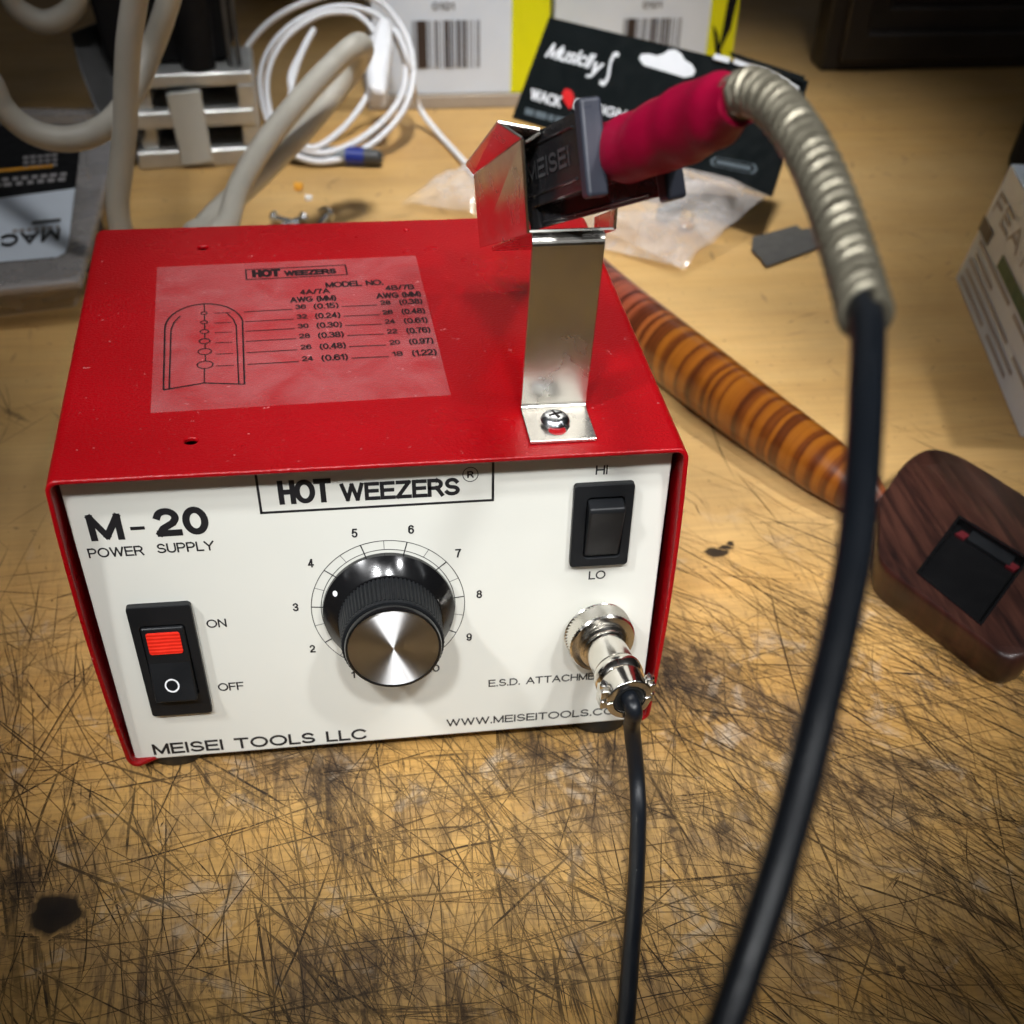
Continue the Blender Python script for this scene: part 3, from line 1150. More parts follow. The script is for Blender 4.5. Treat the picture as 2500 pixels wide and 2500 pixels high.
    for nm, arr in (('wear', wear), ('grime', grime)):
        at = me.attributes.new(nm, 'FLOAT', 'POINT')
        at.data.foreach_set('value', arr.astype(np.float32))
    me.materials.append(M['bench'])
    o = bpy.data.objects.new('bench_top', me)
    COL.objects.link(o)
    tag(o, 'scratched and stained wooden bench top under everything', 'bench top', kind='structure')


build_bench()

# ------------------------------------------------------------------ the power supply
Z0, T, D, HW = 0.0064, 0.09548, 0.1419, 0.075
SH = 0.0012                      # sheet thickness
PY = 0.006                       # front panel plane
ps = empty('power_supply', (0, 0.07, 0), 'red box power supply with white front panel, dial knob and two rocker switches', 'power supply')


def case_profile(inset):
    """outline of the folded sheet in x, z from the left lip over the top to the right lip"""
    pts = []
    r = max(0.0032 - inset, 0.0012)
    zb = Z0 + inset
    zt = T - inset
    hw = HW - inset

    def bow(z):
        return 0.0011 * sin(pi * min(1, max(0, (z - zb) / (zt - zb))))
    pts.append((-0.047, zb))
    for k in range(7):
        a = -pi / 2 - (pi / 2) * k / 6
        pts.append((-hw + r + r * cos(a), zb + r + r * sin(a)))
    for k in range(1, 8):
        z = zb + r + (zt - zb - 2 * r) * k / 8
        pts.append((-hw - bow(z), z))
    for k in range(7):
        a = pi - (pi / 2) * k / 6
        pts.append((-hw + r + r * cos(a), zt - r + r * sin(a)))
    pts = pts + [(-x, z) for x, z in pts[::-1]]
    # the folded lips hang a little lower on the left than on the right
    return [(x, z + (-.0004 + .020 * x) * max(0.0, 1 - (z - Z0) / .02)) for x, z in pts]


def case_mesh():
    bm = bmesh.new()
    po, pi_ = case_profile(0), case_profile(SH)

    def yf(x, z):
        back = 0.0036 * max(0.0, min(1.0, (T - z) / (T - Z0)))     # the front edge leans back towards the bottom
        if z < Z0 + 0.0035 and abs(x) < HW - 0.003:
            return back + min(0.024, (HW - 0.003 - abs(x)) * 0.5)
        return back
    n = len(po)
    ofr = [bm.verts.new((x, yf(x, z), z)) for x, z in po]
    ifr = [bm.verts.new((x, yf(x, z), z)) for x, z in pi_]
    obk = [bm.verts.new((x, D, z)) for x, z in po]
    ibk = [bm.verts.new((x, D, z)) for x, z in pi_]
    for i in range(n - 1):
        bm.faces.new((ofr[i], ofr[i + 1], obk[i + 1], obk[i]))
        bm.faces.new((ifr[i], ibk[i], ibk[i + 1], ifr[i + 1]))
        bm.faces.new((ofr[i], ifr[i], ifr[i + 1], ofr[i + 1]))
        bm.faces.new((obk[i], obk[i + 1], ibk[i + 1], ibk[i]))
    for i in (0, n - 1):
        bm.faces.new((ofr[i], obk[i], ibk[i], ifr[i]))
    bmesh.ops.recalc_face_normals(bm, faces=bm.faces)
    return bm


def mesh_of(bm):
    me = bpy.data.meshes.new('tmp')
    bm.to_mesh(me)
    bm.free()
    return me


HOLES = ((-0.0424, 0.1264), (-0.0424, 0.0150), (0.0182, 0.1345))


def build_case():
    base = bpy.data.objects.new('tmp_a', mesh_of(case_mesh()))
    cb = bmesh.new()
    for k, (x, y) in enumerate(HOLES):
        add_lathe(cb, (x, y, T - 0.006), (0, 0, 1), [(0, .0016 if k < 2 else .0008), (0.012, .0016 if k < 2 else .0008)], 24)
    cut = bpy.data.objects.new('tmp_b', mesh_of(cb))
    COL.objects.link(base)
    COL.objects.link(cut)
    mod = base.modifiers.new('cut', 'BOOLEAN')
    mod.object = cut
    mod.operation = 'DIFFERENCE'
    mod.solver = 'EXACT'
    dg = bpy.context.evaluated_depsgraph_get()
    me = bpy.data.meshes.new_from_object(base.evaluated_get(dg))
    bm = bmesh.new()
    bm.from_mesh(me)
    for o in (base, cut):
        bpy.data.objects.remove(o)
    return obj('case', bm, M['red'], ps, smooth=True, bevel=0.00035, seg=2, autosmooth=30)


build_case()

bm = bmesh.new()
add_prism(bm, [(-.0730, .0050), (.0726, .0064), (.0726, .0930), (-.0730, .0930)], lambda x, z: (x, PY, z), lambda x, z: (x, PY + 0.0014, z))
add_box(bm, (-0.0700, PY + 0.0012, 0.0080), (0.0700, D - 0.004, 0.0092))
add_box(bm, (-0.0715, D - 0.004, 0.0072), (0.0715, D - 0.0026, 0.0935))
panel = obj('front_panel', bm, M['panel'], ps, bevel=0.0004)


def fp(x, z):
    return (x, PY - 0.00006, z)


# brand badge
bm = bmesh.new()
for a, b in (((-.0279, .0945), (-.0279, .0808)), ((-.0282, .0810), (.0287, .0810)), ((.0284, .0945), (.0284, .0808))):
    add_line(bm, fp, a, b, .00062)
add_text(bm, 'HOT', fp, -.0233, -.0106, .0829, .0892, .018)
add_text(bm, 'WEEZERS', fp, -.0086, .0203, .0828, .0876, .016)
add_arc(bm, fp, .0229, .0882, .00185, 0, 2 * pi, .00022, 40)
add_text(bm, 'R', fp, .0221, .0237, .0873, .0891, .02)
obj('brand_badge', bm, M['print'], panel)
# model lettering
bm = bmesh.new()
add_text(bm, 'M', fp, -.0690, -.0610, .0759, .0831, .024)
add_line(bm, fp, (-.0593, .07875), (-.0559, .07875), .0009)
add_text(bm, '20', fp, -.0535, -.0407, .0761, .0837, .024)
add_text(bm, 'POWER', fp, -.0706, -.0574, .0713, .0740, .0)
add_text(bm, 'SUPPLY', fp, -.0542, -.0404, .0715, .0742, .0)
obj('model_lettering', bm, M['print'], panel)
# other printing
for words, x0_, x1_, z0_, z1_, bo in (('ON', -.0460, -.0409, .0486, .0512, .0), ('OFF', -.0463, -.0394, .0277, .0304, .0), ('HI', .0537, .0567, .0863, .0888, .0), ('LO', .0540, .0585, .0561, .0587, .0),
                                      ('E.S.D. ATTACHMENT', .0277, .0628, .0225, .0250, .0), ('MEISEI TOOLS LLC', -.0676, -.0074, .0066, .0106, .010), ('WWW.MEISEITOOLS.COM', .0156, .0682, .0090, .0117, .003)):
    bm = bmesh.new()
    add_text(bm, words, fp, x0_, x1_, z0_, z1_, bo)
    obj('lettering', bm, M['print'], panel)
# dial scale
KX, KZ = 0.00118, 0.0514
bm = bmesh.new()
RO, RI = .0200, .01745
add_arc(bm, fp, KX, KZ, RO, -4.5 * .5923, 4.5 * .5923, .00019, 120)
add_arc(bm, fp, KX, KZ, RI, -4.5 * .5923, 4.5 * .5923, .00019, 120)
for k in range(10):
    a = (k - 4.5) * .5923 - .009
    add_line(bm, fp, (KX + RO * sin(a), KZ + RO * cos(a)), (KX + .0147 * sin(a), KZ + .0147 * cos(a)), .0003)
    if k < 9:
        a += .5923 / 2
        add_line(bm, fp, (KX + RO * sin(a), KZ + RO * cos(a)), (KX + RI * sin(a), KZ + RI * cos(a)), .00014)
    a = (k - 4.5) * .5923 - .009
    cx, cz = KX + .0240 * sin(a), KZ + .0237 * cos(a)
    w = .00075 if k else .0005
    if k == 9:
        w = .0017
    add_text(bm, str(k + 1), fp, cx - w, cx + w, cz - .00125, cz + .00125, .006)
obj('dial_scale', bm, M['print'], panel)

# knob
bm = bmesh.new()
KP = (KX, 0, KZ)
AX = (0, -1, 0)
y0 = -(PY - 0.0006)
add_lathe(bm, KP, AX, [(y0, .0169), (y0 + .0009, .0172), (y0 + .0016, .0171), (y0 + .0052, .0139), (y0 + .0054, .0136)], 96)
nf = 72
add_lathe(bm, KP, AX, [(y0 + .0050, .01315), (y0 + .0140, .0128)], nf * 4, mi=1, rfun=lambda t, k: 1 + .016 * (1 if int(t / (2 * pi) * nf * 4 + .01) % 4 in (0, 1) else -1))
add_lathe(bm, KP, AX, [(y0 + .0140, .0123), (y0 + .0144, .0130), (y0 + .0149, .0131), (y0 + .0154, .0129)], nf * 2, mi=1, rfun=lambda t, k: 1 + .006 * (1 if int(t / (2 * pi) * nf * 2 + .01) % 2 else -1))
add_lathe(bm, KP, AX, [(y0 + .0150, .0123), (y0 + .0166, .01235), (y0 + .0172, .0121), (y0 + .0173, .0117), (y0 + .0169, .0115)], 96)
knob = obj('dial_knob', bm, [M['gloss_black'], M['black_plastic']], ps, smooth=True, autosmooth=28)
bm = bmesh.new()
add_lathe(bm, KP, AX, [(y0 + .0165, .0115), (y0 + .0170, .0115)], 96)
obj('knob_cap', bm, M['spun'], knob, smooth=True, autosmooth=20)
bm = bmesh.new()
da = math.atan2(-.0104, .0062)
dn = Vector((sin(da) * .8, -.6, cos(da) * .8)).normalized()
rr = .0156
dp = Vector((KX + rr * sin(da), 0, KZ + rr * cos(da)))
dp.y = -(y0 + .0016 + (.0171 - rr) / .0032 * .0036) - .00005
sl = Vector((sin(da) * .0036, -.0032, cos(da) * .0036)).normalized()
add_lathe(bm, dp - sl * .0002, sl, [(0, .00072), (.0003, .00072), (.00036, .0005)], 20)
obj('pointer_dot', bm, M['white_mark'], knob)


def switch(name, x0, x1, z0, z1, rx0, rx1, rz0, rz1, yface, prof):
    bm = bmesh.new()
    cx, cz = (x0 + x1) / 2, (z0 + z1) / 2
    icx, icz = (rx0 + rx1) / 2, (rz0 + rz1) / 2
    g = .00025
    o = rrect(cx, cz, x1 - x0, z1 - z0, .0009)
    o2 = rrect(cx, cz, x1 - x0 - .0008, z1 - z0 - .0008, .0008)
    i = rrect(icx, icz, rx1 - rx0 + 2 * g, rz1 - rz0 + 2 * g, .0012)
    add_frame_prism(bm, o, i, lambda x, z: (x, PY - .00002, z), lambda x, z: (x, yface, z))
    # well behind the rocker
    add_prism(bm, i, lambda x, z: (x, PY + .0002, z), lambda x, z: (x, PY - .0003, z), mi=1)
    sw = obj(name, bm, [M['black_plastic'], M['black_matte']], ps, bevel=.0004)
    bm = bmesh.new()
    A = [bm.verts.new((rx0, y, z)) for y, z in prof]
    B = [bm.verts.new((rx1, y, z)) for y, z in prof]
    fs = [bm.faces.new(A), bm.faces.new(B[::-1])]
    for k in range(len(prof)):
        j = (k + 1) % len(prof)
        fs.append(bm.faces.new((A[k], B[k], B[j], A[j])))
    bmesh.ops.recalc_face_normals(bm, faces=fs)
    rk = obj('rocker', bm, M['black_plastic'], sw, bevel=.0006, seg=3)
    return sw, rk


# mains switch: pressed at ON, the OFF end stands out
yt, ybm = 0.0036, 0.0006
sw, rk = switch('mains_switch', -.0649, -.0488, .0220, .0575, -.0625, -.0515, .0290, .0514, 0.0040,
                [(PY, .0292), (PY, .0512), (yt, .0512), (yt - .0004, .0404), (ybm, .0292)])


def rkf(x, z):
    if z > .0404:
        y = yt - .0004 * (.0512 - z) / .0108
    else:
        y = yt - .0004 + (ybm - yt + .0004) * (.0404 - z) / .0112
    return (x, y - .00008, z)


bm = bmesh.new()
o = rrect(-.0571, .0467, .0086, .0066, .0007)
add_prism(bm, o, lambda x, z: rkf(x, z), lambda x, z: (rkf(x, z)[0], rkf(x, z)[1] - .0003, z))
obj('indicator_lamp', bm, M['lens'], sw, bevel=.0002)
bm = bmesh.new()
add_arc(bm, rkf, -.0574, .0341, .0017, 0, 2 * pi, .00042, 40)
obj('off_mark', bm, M['white_mark'], sw)
# range switch: pressed at LO, the HI end stands out
switch('range_switch', .0484, .0636, .0613, .0845, .0520, .0611, .0640, .0808, 0.0042,
       [(PY, .0642), (PY, .0806), (0.0014, .0796), (0.0012, .0784), (0.0044, .0642)])

# feet
for sx in (-1, 1):
    for y in (0.0170, 0.122):
        bm = bmesh.new()
        add_lathe(bm, (sx * .0625, y, 0.0004), (0, 0, 1), [(0, .0092), (.0010, .0099), (.0046, .0104), (.0062, .0104)], 40)
        obj('rubber_foot', bm, M['rubber'], ps, smooth=True)

# clear sticker with the wire size chart
SO = Vector((-.0537, .0288, T + .00012))
SX = Vector((.0748, .0025, 0)).normalized()
SV = Vector((-SX.y, SX.x, 0))


def sf(x, y):
    return SO + SX * (x / 1000) + SV * (y / 1000) + Vector((0, 0, .00018))


bm = bmesh.new()
o = [(1.3, 0.1), (74.6, -.4), (75.8, 83.6), (1.6, 84.3)]
add_prism(bm, o, lambda x, y: sf(x, y) - Vector((0, 0, .00020)), lambda x, y: sf(x, y) - Vector((0, 0, .00006)))
stick = obj('size_chart_sticker', bm, M['sticker'], ps)
bm = bmesh.new()
for a, b in (((26.4, 79.5), (55, 79.5)), ((26.4, 72.9), (55, 72.9)), ((26.5, 79.5), (26.5, 72.9)), ((54.9, 79.5), (54.9, 72.9))):
    add_line(bm, sf, a, b, .35)
add_text(bm, 'HOT', sf, 28.2, 36.2, 74.2, 78.9, .02)
add_text(bm, 'WEEZERS', sf, 37.2, 52, 74.1, 77.4, .012)
add_text(bm, 'MODEL NO.', sf, 48.3, 64.6, 65.0, 68.4, -.010)
add_text(bm, '4A/7A', sf, 40.9, 49.2, 61.4, 64.4, -.010)
add_text(bm, '4B/7B', sf, 64.7, 72.9, 61.2, 64.2, -.010)
add_text(bm, 'AWG (MM)', sf, 37.9, 50.6, 56.6, 59.9, -.010)
add_text(bm, 'AWG (MM)', sf, 61.7, 74.2, 56.3, 59.6, -.010)
rows = ((52.4, '36', '(0.15)', '28', '(0.38)'), (46.4, '32', '(0.24)', '26', '(0.48)'), (40.7, '30', '(0.30)', '24', '(0.61)'),
        (34.8, '28', '(0.38)', '22', '(0.76)'), (28.4, '26', '(0.48)', '20', '(0.97)'), (21.9, '24', '(0.61)', '18', '(1.22)'))
for k, (y, a, b, c, d) in enumerate(rows):
    add_text(bm, a, sf, 39.1, 42.0, y, y + 2.6, -.010)
    add_text(bm, b, sf, 44.1, 50.9, y - .5, y + 2.7, -.012)
    add_text(bm, c, sf, 62.4, 65.2, y - .2, y + 2.4, -.010)
    add_text(bm, d, sf, 67.6, 74.0, y - .7, y + 2.5, -.012)
    add_line(bm, sf, (51.7, y + .1), (61.4, y - .2), .3)
    add_line(bm, sf, (25.2, y), (38.3, y), .3)
    add_line(bm, sf, (17.2, y + .2), (21.7, y), .25)
cs = ((52.9, .8), (47.4, .9), (41.9, 1.1), (36.3, 1.4), (30.4, 1.7), (23.1, 2.0))
for k, (y, r) in enumerate(cs):
    add_arc(bm, sf, 14.5, y, r, 0, 2 * pi, .28, 28)
    top = y + r
    above = cs[k - 1][0] - cs[k - 1][1] if k else 58.6
    add_line(bm, sf, (14.6, top), (14.6, above), .25)
add_line(bm, sf, (14.3, 21.1), (14.2, 13.4), .25)
arch = [(4.2, 11.1)] + [(4.2, 44.2)] + [(14.5 - 10.3 * cos(a), 45 + 13.7 * sin(a)) for a in [pi * k / 20 for k in range(1, 20)]] + [(24.6, 44.4), (24.1, 11.5), (14.2, 13.4), (4.2, 11.1)]
add_pline(bm, sf, arch, .38)
add_pline(bm, sf, [(5.6, 11.3), (5.8, 43.9), (6.6, 48.5), (8.2, 52.0)], .3)
add_pline(bm, sf, [(22.7, 11.8), (22.9, 44.2), (22.2, 48.5), (20.6, 52.2)], .3)
obj('size_chart_print', bm, M['label_print'], stick)

# ------------------------------------------------------------------ bracket that holds the tweezers
ST = .0008


def strip(bm, prof, xl, xr, mi=0):
    """bent sheet strip: prof is a list of (y, z); xl and xr give the left/right x per point"""
    L = len(prof)
    nrm = []
    for k in range(L):
        a = Vector(prof[max(0, k - 1)])
        b = Vector(prof[min(L - 1, k + 1)])
        d = (b - a).normalized()
        nrm.append(Vector((-d.y, d.x)))
    rows = []
    for k in range(L):
        y, z = prof[k]
        n = nrm[k] * ST
        rows.append([bm.verts.new((xl[k], y, z)), bm.verts.new((xr[k], y, z)), bm.verts.new((xr[k], y + n.x, z + n.y)), bm.verts.new((xl[k], y + n.x, z + n.y))])
    fs = []
    for k in range(L - 1):
        for i in range(4):
            j = (i + 1) % 4
            fs.append(bm.faces.new((rows[k][i], rows[k][j], rows[k + 1][j], rows[k + 1][i])))
    fs.append(bm.faces.new(rows[0][::-1]))
    fs.append(bm.faces.new(rows[-1]))
    for f in fs:
        f.material_index = mi
    bmesh.ops.recalc_face_normals(bm, faces=fs)


bm = bmesh.new()
YF = .0216
zt = T + .0002
prof = [(.0050, zt), (YF - .0020, zt)] + [(YF - .0020 + .0020 * sin(a), zt + .0020 - .0020 * cos(a)) for a in [pi / 2 * k / 6 for k in range(1, 7)]]
prof += [(YF, .1355 - .0014)] + [(YF + .0014 - .0014 * cos(a), .1355 - .0014 + .0014 * sin(a)) for a in [radians(114) * k / 8 for k in range(1, 9)]]
ye, ze = prof[-1]
prof += [(ye + .06, ze - .0268)]


def xlz(z):
    t = max(0, min(1, (z - T) / .041))
    return .0370 + .0017 * t, .0532 + .0021 * t


xs = [xlz(z) for _, z in prof]
xs[-1] = (.0378, .0545)
strip(bm, prof, [a for a, b in xs], [b for a, b in xs])
# sloping tray: floor with side walls and the folded guard on the left
slope = Vector((0, .0611, -.0273))


def plate(bm, pts, th):
    n = (pts[1] - pts[0]).cross(pts[2] - pts[0]).normalized() * th
    add_hex(bm, pts, [p + n for p in pts])


F0 = Vector((.0377, .0228, .1362))
F1 = Vector((.0578, .0228, .1362))
plate(bm, [F0, F1, F1 + slope, F0 + slope], .0007)
Lb, Lt = Vector((.0376, .0222, .1362)), Vector((.0358, .0222, .1552))
Bb, Bt = atd(905, 468, .336), atd(893, 330, .315)
plate(bm, [Lb, Bb, Bt, Lt], .0007)
Ap, Aq = atd(938, 232, .262), atd(878, 312, .316)
plate(bm, [Lt, Bt, Aq, Ap], .0006)
Rp, Rq = atd(1019, 247, .262), atd(960, 318, .316)
plate(bm, [Ap, Rp, Rq, Aq], .0006)
plate(bm, [Rp, Lt + Vector((.0012, .002, -.001)), Bt + Vector((.0012, 0, -.001)), Rq], .0006)
plate(bm, [F1 + Vector((.0001, 0, .0002)), F1 + Vector((.0001, 0, .0046)), F1 + slope * .35 + Vector((.0001, 0, .0046)), F1 + slope * .35 + Vector((.0001, 0, .0002))], .0007)
holder = obj('tool_bracket', bm, M['bracket'], ps, bevel=.00015, seg=1)
# slot and screw
bm = bmesh.new()
sc = Vector((.0443, .0122, zt + ST))
add_prism(bm, rrect(sc.x, sc.y - .0016, .0042, .0066, .0021, 6), lambda x, y: (x, y, zt + ST - .0001), lambda x, y: (x, y, zt + ST + .00005))
obj('slot', bm, M['red'], holder)
bm = bmesh.new()
sz = zt + ST + .0001
rs = add_lathe(bm, (sc.x, sc.y + .0008, sz), (.05, -.06, 1), [(0, .0034), (.0007, .0036), (.0016, .0032), (.0021, .0024), (.0023, .0012), (.0023, .0001)], 36)
for an in (0.4, 0.4 + pi / 2):
    add_obox(bm, (sc.x, sc.y + .0008, sz + .0022), Vector((cos(an), sin(an), 0)), Vector((0, 0, 1)), Vector((-sin(an), cos(an), 0)), .0034, .0004, .0006, 1)
obj('screw', bm, [M['zinc'], M['hole']], holder, smooth=True)

# ------------------------------------------------------------------ the tweezers with spring, cord and plug
tw = empty('stripping_tweezers', (0.05, 0.02, 0.15), 'black gripped wire stripping tweezers with crimson sleeve, coiled spring guard and black cord', 'tweezers')


def arm(P0, P1, h, th, name, txt, rib):
    P0, P1 = Vector(P0), Vector(P1)
    a, u, s = frame_of(P1 - P0)
    L = (P1 - P0).length
    C = (P0 + P1) / 2
    bm = bmesh.new()
    add_obox(bm, C, a, u, s, L, h, th)
    sd = s if s.x < 0 else -s          # the side that faces left
    for k in (-1, 1):
        add_obox(bm, C + u * (k * h * .33) + sd * (th / 2), a, u, sd, L * .82, .0007, .0007)
    add_obox(bm, C - a * (L * .46) + sd * .0006, a, u, sd, L * .09, h * 1.02, th * 1.05)
    o = obj(name, bm, M['grip'], tw, bevel=.0006, seg=3)
    bm = bmesh.new()
    add_obox(bm, P1, a, u, s, .0036, rib, th * 1.2)
    obj('grip_rib', bm, M['grip_rib'], o, bevel=.0008, seg=3)
    if txt:
        bm = bmesh.new()
        rd = a if a.dot(Vector((1, 0, 0))) > 0 else -a
        org = C + sd * (th / 2 + .0002)
        add_text(bm, txt, lambda x, y: org + rd * x + u * y, -L * .26, L * .34, -h * .13, h * .13, .008)
        obj('moulded_lettering', bm, M['grip_print'], o)
    return o


arm(atd(984, 338, .284), atd(1116, 280, .247), .0138, .0040, 'grip', 'MEISEI', .0172)
arm(atd(1015, 404, .281), atd(1264, 334, .243), .0058, .0040, 'grip', None, .0082)
# thin plates and pins seen in the gap between the two grips
for P0_, P1_, h_ in ((atd(1000, 384, .282), atd(1128, 346, .248), .0020), (atd(1060, 402, .276), atd(1240, 352, .247), .0014)):
    bm = bmesh.new()
    a_, u_, s_ = frame_of(P1_ - P0_)
    add_obox(bm, (P0_ + P1_) / 2 + Vector((.002, .004, 0)), a_, u_, s_, (P1_ - P0_).length, h_, .0075)
    obj('spacer_plate', bm, M['grip'], tw, bevel=.0004)
for (u_, v_, d_) in ((1082, 384, .268), (1176, 352, .256), (1130, 370, .262)):
    bm = bmesh.new()
    add_lathe(bm, atd(u_, v_, d_) + Vector((.0015, .002, -.003)), (0, 0, 1), [(0, .0011), (.0065, .0011)], 14)
    obj('pin', bm, M['black_matte'], tw, smooth=True)
bm = bmesh.new()
add_tube(bm, [atd(1010, 360, .283), atd(960, 372, .30), atd(930, 385, .318)], [.0022, .0017, .0009], 12)
obj('heating_tip', bm, M['zinc'], tw, smooth=True)

sp_pts = [atd(1128, 290, .258), atd(1165, 283, .250), atd(1212, 272, .241), atd(1262, 250, .231), atd(1312, 228, .221), atd(1358, 208, .212), atd(1398, 190, .205)]
sl = catmull(sp_pts, 6)
rr = interp([.0044, .0054, .0063, .0064, .0058, .0054, .0038], 6)
bm = bmesh.new()
add_tube(bm, sl, rr, 28, prof=lambda t, i: 1 + .05 * sin(2 * t + i * .3) + .03 * sin(i * .9) + .02 * sin(5 * t + i * .5))
obj('sleeve', bm, M['sleeve'], tw, smooth=True)

guard = catmull([atd(1374, 194, .2090), atd(1394, 182, .2050), atd(1420, 172, .200), atd(1470, 205, .193), atd(1520, 275, .184), atd(1562, 365, .176), atd(1596, 465, .168), atd(1620, 545, .161), atd(1634, 600, .156)], 40)
GT, GN = frames(guard)
hel = []
turns = 27
m = 13 * turns
lens = [0.0]
for i in range(1, len(guard)):
    lens.append(lens[-1] + (guard[i] - guard[i - 1]).length)
k = 0
for i in range(m + 1):
    s = lens[-1] * i / m
    while k < len(lens) - 2 and lens[k + 1] < s:
        k += 1
    f = (s - lens[k]) / max(1e-9, lens[k + 1] - lens[k])
    p = guard[k].lerp(guard[k + 1], f)
    n = GN[k].lerp(GN[min(k + 1, len(GN) - 1)], f).normalized()
    b = GT[k].cross(n).normalized()
    a = 2 * pi * turns * i / m
    hel.append(p + (n * cos(a) + b * sin(a)) * .0028)
bm = bmesh.new()
add_tube(bm, hel, .00088, 9)
add_tube(bm, guard[::6], .0021, 16, mi=1)
obj('spring_guard', bm, [M['spring'], M['black_matte']], tw, smooth=True)

# the cord: from the spring, past the camera's right, looping in front of the bench and back to the plug
PLUG0 = Vector((.0573, PY, .0396))
PLUGD = Vector((.0035, -.0290, -.0006)).normalized()
plug_end = PLUG0 + PLUGD * .030
table_pts = [onz(1203, 1590, .0024), onz(1199, 1680, .0023), onz(1190, 1800, .0023), onz(1181, 1925, .0023)]
table_pts.append(table_pts[-1] + (table_pts[-1] - table_pts[-2]) * 1.6)
cpts = [atd(1626, 570, .158), atd(1637, 620, .154), atd(1634, 760, .146), atd(1626, 900, .141), atd(1612, 1040, .138), atd(1586, 1180, .135),
        atd(1550, 1330, .133), atd(1508, 1500, .132), atd(1462, 1660, .131), atd(1412, 1810, .131), atd(1370, 1932, .131),
        Vector((.016, -.212, .120)), Vector((-.004, -.262, .080)), Vector((.0, -.33, .035)), Vector((.05, -.375, .008)), Vector((.085, -.36, .0024)), Vector((.075, -.28, .0023)), Vector((.050, -.20, .0023))]
cpts += table_pts[::-1] + [onz(1204, 1530, .0040), onz(1202, 1475, .0088), onz(1197, 1420, .0172), onz(1192, 1370, .0275), plug_end + PLUGD * .003 - Vector((0, 0, .0006)), plug_end - PLUGD * .006]
cpath = catmull(cpts, 10)
bm = bmesh.new()
add_tube(bm, cpath, .00222, 20, prof=lambda t, i: 1 + .035 * cos(2 * t) + .012 * cos(9 * t))
obj('cord', bm, M['cord'], tw, smooth=True)

bm = bmesh.new()
# body of the plug
add_lathe(bm, PLUG0, PLUGD, [(.0060, .0066), (.0066, .0069), (.0078, .0069), (.0082, .0062), (.0092, .0062), (.0095, .0057), (.0172, .0057), (.0176, .0060), (.0190, .0066), (.0208, .0066), (.0222, .0058), (.0226, .0050)], 56)
plug = obj('plug', bm, M['chrome'], tw, smooth=True, autosmooth=30)
bm = bmesh.new()
NK = 54


def knurl(t, k):
    return 1 + .032 * (1 if (int(t / (2 * pi) * NK * 2 + .01) + k) % 2 else -1)


add_lathe(bm, PLUG0, PLUGD, [(.0003, .0088), (.0007, .0093), (.0010, .0091)], 60)
add_lathe(bm, PLUG0, PLUGD, [(.0010 + .0044 * k / 8, .0090) for k in range(9)], NK * 2, rfun=knurl)
add_lathe(bm, PLUG0, PLUGD, [(.0054, .0091), (.0058, .0092), (.0064, .0088), (.0066, .0068)], 60)
obj('coupling_ring', bm, M['chrome'], plug, smooth=True, autosmooth=30)
a, u, s = frame_of(PLUGD)
bm = bmesh.new()
for sg in (1, -1):
    pts = []
    n = 20
    for k in range(n + 1):
        t = (0.035 if sg > 0 else pi + .035) + (pi - .07) * k / n
        pts.append(t)
    o_ = [(.0062 * cos(t), .0062 * sin(t)) for t in pts]
    i_ = [(.0041 * cos(t), .0041 * sin(t)) for t in pts]
    loop = o_ + i_[::-1]
    add_prism(bm, loop, lambda x, y: PLUG0 + PLUGD * .0228 + s * x + u * y, lambda x, y: PLUG0 + PLUGD * .0296 + s * x + u * y)
    for sd in (1, -1):
        c = PLUG0 + PLUGD * .0262 + s * (sd * .0061) + u * (sg * .0016)
        add_obox(bm, c, PLUGD, u, s, .0044, .0026, .0026)
obj('strain_clamp', bm, M['chrome'], plug, smooth=True, bevel=.0004, seg=2)
for sd in (1, -1):
    bm = bmesh.new()
    c = PLUG0 + PLUGD * .0262 + s * (sd * .0062) + u * .0027
    add_lathe(bm, c, u, [(0, .0013), (.0010, .0013), (.0015, .0009)], 18)
    add_obox(bm, c + u * .0014, PLUGD, u, s, .0022, .0005, .0004, 1)
    obj('clamp_screw', bm, [M['chrome'], M['hole']], plug, smooth=True)
bm = bmesh.new()
add_lathe(bm, PLUG0, PLUGD, [(.0224, .0041), (.0290, .0041), (.0292, .0034), (.0286, .0024)], 36)
obj('rubber_bush', bm, M['rubber'], plug, smooth=True)

# ------------------------------------------------------------------ striped wooden tool on the right
wt = empty('wooden_tool', tuple(onz(1690, 960, 0)), 'wooden tool with striped orange handle and dark brown rounded head, behind the red box', 'wooden tool')
bm = bmesh.new()
al = bm.verts.layers.float.new('along')
hc = [onz(1095, 520, .0125), onz(1160, 580, .0125), onz(1240, 645, .0125), onz(1320, 707, .0122), onz(1400, 768, .0115), onz(1480, 826, .011), onz(1560, 883, .0102), onz(1625, 930, .0085), onz(1662, 958, .0065)]
hp = catmull(hc, 8)
hr = interp([.0122, .0126, .0127, .0125, .0120, .0113, .0104, .0082, .0048], 8)
add_tube(bm, hp, hr, 28, attr=al, prof=lambda t, i: 1 - .05 * abs(sin(t)))
obj('handle', bm, M['striped_wood'], wt, smooth=True)
ZH = .0128
out = [(1650, 960), (1668, 935), (1688, 905), (1712, 880), (1742, 864), (1778, 866), (1830, 890), (1932, 955), (2010, 1008), (2040, 1050), (2030, 1100), (1990, 1180), (1945, 1242), (1918, 1258), (1890, 1256), (1862, 1240), (1790, 1185), (1700, 1118), (1662, 1088), (1648, 1060), (1650, 1010)]
op = [onz(u_, v_, .0088) for u_, v_ in out]
op = catmull(op + [op[0]], 5)[:-1]
ctr = sum(op, Vector()) / len(op)
inset = [onz(u_, v_, ZH) for u_, v_ in ((1811, 978), (1936, 1056), (1850, 1174), (1735, 1080))]
bm = bmesh.new()
lay = []
